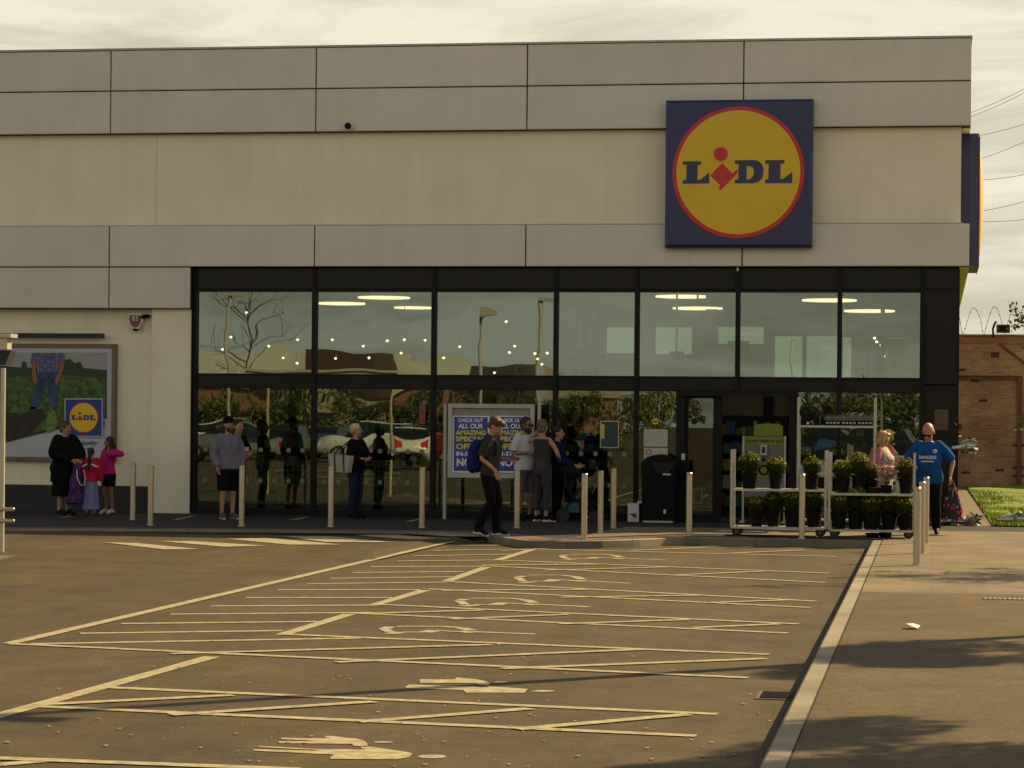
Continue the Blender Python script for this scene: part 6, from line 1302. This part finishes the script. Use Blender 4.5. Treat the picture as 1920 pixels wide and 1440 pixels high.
fab('capblack', (.006, .006, .007)); black = fab('black_cloth', (.0055, .0055, .0065)); grey = fab('grey_sweat', (.17, .16, .21)); pink = fab('hot_pink', (.50, .015, .16)); redj = fab('red_jersey', (.45, .012, .04)); lav = fab('lavender_skirt', (.17, .18, .36)); denim = fab('dark_denim', (.015, .02, .045)); dgrey = fab('charcoal_tee', (.035, .034, .038), .25, 25); white = fab('white_tee', (.52, .52, .55), .06); shg = fab('grey_shorts', (.10, .09, .12)); suit = fab('grey_jumpsuit', (.052, .047, .050)); cardi = fab('pink_cardigan', (.46, .14, .18)); bluet = fab('royal_blue_tee', (.008, .075, .26)); dtr = fab('dark_trousers', (.008, .0085, .010)); purple = fab('purple_pattern', (.02, .012, .04), .5, 10)
M['purple2'] = mat('purple_patch', (.03, .014, .06), .9, .6, 9, .3, 20, col2=(.12, .03, .20)); M['scarfpat'] = mat('black_white_pattern', (.02, .02, .02), .8, .2, 22, .2, 20, col2=(.62, .58, .48))
hb_ = mat('hair_black', (.012, .009, .008), .6, .4, 30, .6, 60, stretch=(1, 1, .2)); hbr = mat('hair_brown', (.06, .03, .018), .6, .4, 30, .6, 60, stretch=(1, 1, .2)); hbl = mat('hair_blonde', (.50, .34, .14), .55, .3, 30, .6, 60, stretch=(1, 1, .2)); hsand = mat('hair_sandy', (.62, .44, .20), .55, .3, 30, .6, 60, stretch=(1, 1, .2)); hlb = mat('hair_light_brown', (.16, .10, .06), .6, .35, 30, .6, 60)
bro = mat('brown_shoe', (.10, .05, .03), .7); shw = mat('white_shoe', (.55, .50, .50), .6)

# A large woman in black
A = person('large woman in black cardigan, looking right towards the girls, holding a patterned jacket', (121, 966), 790, 62, b=1.42, bd=1.6, belly=.05, limb=1.2, hair='bun', hairmat=hbr, eL=(-.34, -.06, 1.14), wL=(-.14, -.33, 1.02), eR=(.34, -.06, 1.14), wR=(.10, -.34, 1.0), hL=(.6, -.6, 0), hR=(-.6, -.6, -.1), turn=8, pitch=4,
           wear=[('top', black, dict(z0=.62, fl=.05, sl=1.0, e=.03, se=.02, name='cardigan')), ('skirt', black, dict(z0=.36, flare=.18)), ('shoes', M['black'], {})])
mb = MB(); rs = []
for i in range(14):
    t = i/13; z = 1.03-.80*t; rs.append([Vector((math.cos(a)*(.10+.12*t)*(1+.15*math.sin(a*3+i)), -.36+.05*t+math.sin(a)*(.05+.05*t)*(1+.2*math.sin(a*4+i*.7)), z+.02*math.sin(a*2))) for a in [6.283*k/20 for k in range(20)]])
mb.loft(rs); jk = held(A, 'held_jacket', 'purple and black patterned jacket with white trim held in front of the woman in black', 'jacket', mb, M['purple2'], 'jacket_cloth')
mb = MB(); mb.path([(-.10, -.43, .86), (-.11, -.45, .72), (-.05, -.47, .58), (.05, -.47, .56), (.08, -.46, .70), (.06, -.45, .85)], .012, 6); mb.build('white_trim', M['white'], jk, local=True)
mb = MB(); mb.ell((.02, -.42, 1.0), (.035, .02, .025)); mb.build('pale_badge', M['petal'], jk, local=True)
# B small girl from behind
B = person('small girl seen from behind, long dark hair, red and white jersey, lavender skirt', (170, 967), 845, 180, stand=1.68, b=1.02, hair='pony', hairmat=hb_, hairlen=.40, eL=(-.25, .0, 1.14), wL=(-.26, -.04, .90), wR=(.24, -.10, .92),
           wear=[('skirt', lav, dict(z0=.16, flare=.42)), ('top', redj, dict(z0=.90, sl=1.0, e=.026, se=.012, name='jersey')), ('shoes', bro, {})])
mb = MB()
for g in (-1, 1): mb.path([Vector((g*.235, .0, 1.25)), Vector((g*.19, .125, 1.27)), Vector((g*.05, .15, 1.33))], .030, 8)
bake(mb, 'white_band', white, B['root'], .010, 1)
# C girl in pink
C_ = person('girl in bright pink hoodie, black shorts and white trainers with one elbow raised', (203, 964), 822, -32, stand=1.72, b=.95, skin='skind', hair='long', hairmat=hb_, hairlen=.36, eR=(.42, .02, 1.37), wR=(.20, -.14, 1.36), hR=(-1, .1, .1), eL=(-.22, .02, 1.14), wL=(-.20, -.10, .92), turn=-14,
            wear=[('legs', black, dict(len=.34, name='shorts', le=.012)), ('top', pink, dict(z0=.90, sl=1.0, e=.024, se=.008, name='hoodie', hood=True)), ('shoes', shw, {})])
# D bearded man
Dm = person('bearded man in black cap, grey sweatshirt and black shorts standing by the first glass bay', (427, 973), 783, 38, b=1.05, hair='cap', hairmat=hb_, beard=hbr, skin='skin', eL=(-.27, .02, 1.13), wL=(-.24, -.07, .90), eR=(.25, .03, 1.13), wR=(.22, -.10, .90), turn=12,
            wear=[('legs', black, dict(len=.47, name='shorts', le=.022)), ('top', grey, dict(z0=.86, sl=.97, e=.024, se=.008, fl=.012, name='sweatshirt')), ('shoes', bro, dict(sole=M['paper']))])
# E man hidden behind him
E_ = person('dark-haired man in black top half hidden behind the bearded man, arms folded', (446, 967), 788, 72, b=.98, hair='short', hairmat=hb_, eL=(-.26, -.08, 1.14), wL=(.02, -.22, 1.13), eR=(.26, -.08, 1.12), wR=(-.02, -.24, 1.08), hL=(1, -.1, 0), hR=(-1, -.1, 0), turn=-20,
            wear=[('legs', denim, {}), ('top', black, dict(sl=.35, e=.018)), ('shoes', M['black'], {})])
mb = MB(); mb.box(-.12, .12, -.147, -.132, 1.18, 1.26); sub(E_, mb, 'white_print', M['white']); mb = MB(); mb.box(-.10, .12, -.147, -.132, 1.0, 1.15); sub(E_, mb, 'red_print', M['red'])
# F blonde woman
F_ = person('woman with short blonde hair, black top and dark jeans with pale bag on her shoulder', (667, 971), 795, 68, b=1.06, bust=1, hair='short', hairmat=hsand, eL=(-.26, -.04, 1.13), wL=(-.02, -.24, 1.10), eR=(.27, -.06, 1.13), wR=(.04, -.26, 1.08), hL=(1, -.2, 0), hR=(-1, -.1, 0), turn=8,
            wear=[('legs', denim, dict(e=.012)), ('top', black, dict(z0=.84, sl=.80, e=.020, se=.008)), ('shoes', M['black'], {})])
M['bagpale'] = mat('pale_bag', (.38, .36, .30), .7, .1, 5)
mb = MB(); mb.prism([(-.30, .30, .87), (-.30, -.10, .85), (-.30, -.16, 1.16), (-.30, .34, 1.20)], (-.13, 0, 0)); bg = held(F_, 'shoulder_bag', 'large pale boxy bag with dark straps on the blonde woman shoulder', 'bag', mb, M['bagpale'], 'bag_body')
mb = MB()
for y in (.18, -.02): mb.path([(-.44, y-.01, .87), (-.44, y+.01, 1.18), (-.37, y*.5+.03, 1.30), (-.22, 0, 1.44), (-.28, y*.5+.03, 1.25), (-.295, y, 1.17)], .012, 6)
mb.build('strap', M['black'], bg, local=True)
# G walking youth
Gm = person('young man in dark t-shirt and black trousers walking right, looking down at his phone', (918, 1004), 783, 80, stand=1.735, b=.96, lean=(0, -.025), hair='fringe', hairmat=hbr, pitch=34, eL=(-.23, .05, 1.14), wL=(-.22, -.16, .96), hL=(0, -.4, -1), eR=(.23, -.02, 1.12), wR=(.14, -.28, 1.12), hR=(-.2, -1, .1), kL=(-.09, -.05, .50), aL=(-.09, .15, .11), tL=(0, -.14, -.09), kR=(.09, -.09, .50), aR=(.09, -.07, .085), tR=(0, -.17, -.055),
            wear=[('legs', black, dict(e=.016, hem=.058)), ('top', dgrey, dict(z0=.86, sl=.46, e=.022, se=.012, name='tshirt', collar=True)), ('shoes', M['black'], dict(sole=M['white']))])
mb = MB(); mb.ell((0, .21, 1.17), (.155, .14, .25), nu=20, nv=14); mb.ell((0, .28, 1.06), (.125, .09, .15)); bp_ = held(Gm, 'backpack', 'bright blue backpack with black lower half on the walking young man', 'backpack', mb, fab('backpack_blue', (.010, .02, .13)), 'pack')
mb = MB(); [mb.path([(g*.09, .14, 1.36), (g*.11, .0, 1.49), (g*.11, -.13, 1.38), (g*.12, -.12, 1.2), (g*.13, .06, 1.02)], .017, 6) for g in (-1, 1)]; mb.build('strap', M['black'], bp_, local=True)
mb = MB(); mb.box(.07, .14, -.44, -.30, 1.135, 1.145); held(Gm, 'phone', 'dark phone held in front by the walking young man', 'phone', mb, M['black'], 'phone_body')
# H man white tee
Hm = person('bearded man in white t-shirt, grey shorts and dark sunglasses behind the woman in grey', (985, 976), 783, 40, b=1.04, hair='short', hairmat=hb_, beard=hb_, glasses=1, skin='skind', eL=(-.24, -.02, 1.15), wL=(-.10, -.26, 1.16), eR=(.25, -.05, 1.15), wR=(.10, -.28, 1.12), hL=(.7, -.7, 0), turn=14, pitch=5,
            wear=[('legs', shg, dict(len=.50, name='shorts', le=.02)), ('top', white, dict(z0=.86, sl=.42, e=.026, se=.014, fl=.012, name='tshirt')), ('shoes', M['black'], {})])
# I woman grey jumpsuit
Im = person('woman in sleeveless charcoal jumpsuit seen from behind with a hand raised to her head', (1016, 978), 788, 155, stand=1.74, b=.97, bust=1, hair='bun', hairmat=hlb, eR=(.34, -.10, 1.38), wR=(.14, -.16, 1.62), hR=(-.3, .1, 1), eL=(-.34, .02, 1.14), wL=(-.22, -.20, 1.06), hL=(.4, -1, 0), kR=(.10, -.03, .49), tL=(-.08, -.14, -.055), tR=(-.08, -.14, -.055),
            wear=[('legs', suit, dict(len=.88, e=.02, hem=.046)), ('top', suit, dict(z0=.86, z1=1.42, sl=0, e=.012, name='jumpsuit_top')), ('shoes', M['black'], dict(sole=M['white']))])
# J dark person behind the pushchair
Jm = person('person in dark clothes with blue hood standing behind the pushchair', (1049, 968), 800, 85, at=Vector((W(1046, 900, 44.6).x, 44.6, ZP)), b=1.0, hair='short', hairmat=hb_, eL=(-.24, -.05, 1.14), wL=(-.18, -.32, 1.02), eR=(.24, -.05, 1.14), wR=(.18, -.32, 1.02), hL=(0, -1, 0), hR=(0, -1, 0),
            wear=[('legs', black, {}), ('top', fab('navy_hoodie', (.008, .014, .05)), dict(sl=1.0, e=.026, se=.01, hood=True)), ('shoes', M['black'], {})])
# child in the pushchair
q = Vector((W(1078, 900, 44.5).x+.02, 44.5, ZP-.18)); Ch = person('small child sitting in the pushchair with pale shoes stretched forward', (1078, 974), 860, 80, p=q, stand=3.0, b=1.0, hair='short', hairmat=hbr, kL=(-.12, -.42, .92), aL=(-.13, -.80, .62), kR=(.12, -.42, .92), aR=(.13, -.86, .70), wL=(-.16, -.30, 1.06), wR=(.16, -.30, 1.06), tL=(0, -.12, .08), tR=(0, -.12, .08),
            wear=[('legs', black, dict(len=.8)), ('top', black, dict(sl=.9)), ('shoes', shw, {})])
# K blonde woman in pink cardigan
K_ = person('blonde woman in pink cardigan and patterned top choosing plants behind the right trolley', (1652, 994), 808, 72, b=1.25, bust=1, bd=1.35, hair='bob', hairmat=hbl, pitch=16, eL=(-.27, -.02, 1.13), wL=(-.16, -.28, 1.06), eR=(.27, -.06, 1.13), wR=(.10, -.33, 1.14), hL=(.2, -1, 0), hR=(-.1, -1, .1),
            wear=[('legs', dtr, dict(e=.012)), ('top', M['scarfpat'], dict(z0=.72, sl=0, e=.026, fl=.03, name='patterned_top')), ('shoes', M['black'], {})])
mb = MB(); N = 20; rs = []
for i in range(12):
    z = .76+(1.45-.76)*i/11; k_ = 1-max(0, z-1.33)*2.2
    rs.append([Vector((math.cos(a)*(.215*1.22*k_), .02+math.sin(a)*.165*1.25*k_, z)) for a in [-.35+(math.pi+.70)*m_/(N-1) for m_ in range(N)]]+[Vector((math.cos(a)*(.19*1.22*k_), .02+math.sin(a)*.14*1.25*k_, z)) for a in [-.35+(math.pi+.70)*m_/(N-1) for m_ in range(N-1, -1, -1)]])
mb.loft(rs)
for g in (-1, 1): limbpath(mb, [K_['sh'][g]+Vector((-g*.05, 0, 0)), K_['sh'][g].lerp(K_['el'][g], .45), K_['el'][g], K_['el'][g].lerp(K_['wr'][g], .45), K_['wr'][g]], [.056, .046, .04, .036, .026], .022, 0, .92)
bake(mb, 'cardigan', cardi, K_['root'], .010, 2)
# L bald man in blue
Lm = person('stocky bald man in sunglasses and royal blue t-shirt walking out with a flowery bag', (1741, 1002), 800, -6, stand=1.70, b=1.16, bd=1.35, belly=.05, limb=1.12, hs=1.2, lean=(0, -.07), hair='bald', glasses=1, pitch=30, turn=-6, eR=(.36, .06, 1.15), wR=(.34, -.06, .93), hR=(0, -.1, -1), eL=(-.34, -.04, 1.15), wL=(-.20, -.26, 1.05), hL=(.2, -1, 0), kL=(-.10, -.08, .50), aL=(-.10, -.10, .085), kR=(.10, .0, .50), aR=(.11, .12, .085),
            wear=[('legs', dtr, dict(e=.02, hem=.06)), ('top', bluet, dict(z0=.80, sl=.46, e=.022, se=.008, fl=.01, name='tshirt')), ('shoes', M['black'], {})])
def chest_text(info, body, z, h, w, m, x0=0.0):
    me = textmesh(body, 1.0, .02); xs = [v.co.x for v in me.vertices]; ys = [v.co.y for v in me.vertices]; cx_ = (min(xs)+max(xs))/2; cy_ = (min(ys)+max(ys))/2
    for v in me.vertices:
        x = (v.co.x-cx_)*w/(max(xs)-min(xs))+x0; zz = z+(v.co.y-cy_)*h/(max(ys)-min(ys)); t = max(0, (zz-.92)/.55); v.co = Vector((x, -.07*t-.035*math.sin(max(0, min(1, (zz-.9)/.35))*3.14)*1+chest_y(info, x, zz, .052), zz))
    me.materials.append(m); o = bpy.data.objects.new('shirt_lettering', me); COL.objects.link(o); o.parent = info['root']
chest_text(Lm, 'RANGERS', 1.22, .052, .27, M['white']); chest_text(Lm, '-----', 1.155, .018, .19, M['white'])
mb = MB(); mb.ell((.11, -.07*.72+chest_y(Lm, .11, 1.31, .040), 1.315), (.032, .012, .030), nu=14, nv=8); sub(Lm, mb, 'shirt_badge', M['white']); mb = MB(); mb.ell((.11, -.07*.72-.006+chest_y(Lm, .11, 1.31, .044), 1.315), (.014, .01, .013), nu=10, nv=6); sub(Lm, mb, 'badge_centre', M['red'])
M['floral'] = mat('floral_bag_black', (.012, .01, .012), .7, .1, 4)
mb = MB(); rs = []
for i in range(10):
    t = i/9; z = .80-.55*t; rs.append([Vector((.38+math.cos(a)*(.02+.125*min(1, t*1.6)), -.05+math.sin(a)*(.02+.07*min(1, t*1.6)), z)) for a in [6.283*k/20 for k in range(20)]])
mb.loft(rs); bgf = held(Lm, 'floral_bag', 'black carrier bag with pink flower pattern hanging from the hand of the man in blue', 'bag', mb, M['floral'], 'bag_body')
mb = MB(); r5 = random.Random(5); pk = mat('pink_flower_print', (.48, .03, .14), .6, .2, 20); pk2 = mat('pale_pink_print', (.5, .25, .22), .6)
for i in range(60):
    t = r5.uniform(.15, 1); a = r5.uniform(0, 6.283); rr2 = .02+.125*min(1, t*1.6); z = .80-.55*t; c = Vector((.38+math.cos(a)*rr2*1.015, -.05+math.sin(a)*(.02+.07*min(1, t*1.6))*1.02, z)); mb.ell(c, (.020, .012, .020) if t > .4 else (.006, .006, .04), i % 2 if t < .5 else 0, nu=8, nv=5)
mb.build('flower_print', [pk, pk2], bgf, local=True)
mb = MB(); [mb.path([(.38+x, -.05, .78), (.35+x*.3, -.06, .87), (.345, -.07, .90)], .006, 6) for x in (-.03, .03)]; mb.build('handle', M['petal'], bgf, local=True)
for r in (A, B, C_, Dm, E_, F_, Gm, Hm, Im, Jm, Ch, K_, Lm):
    if '_rx' in r['root']: del r['root']['_rx']
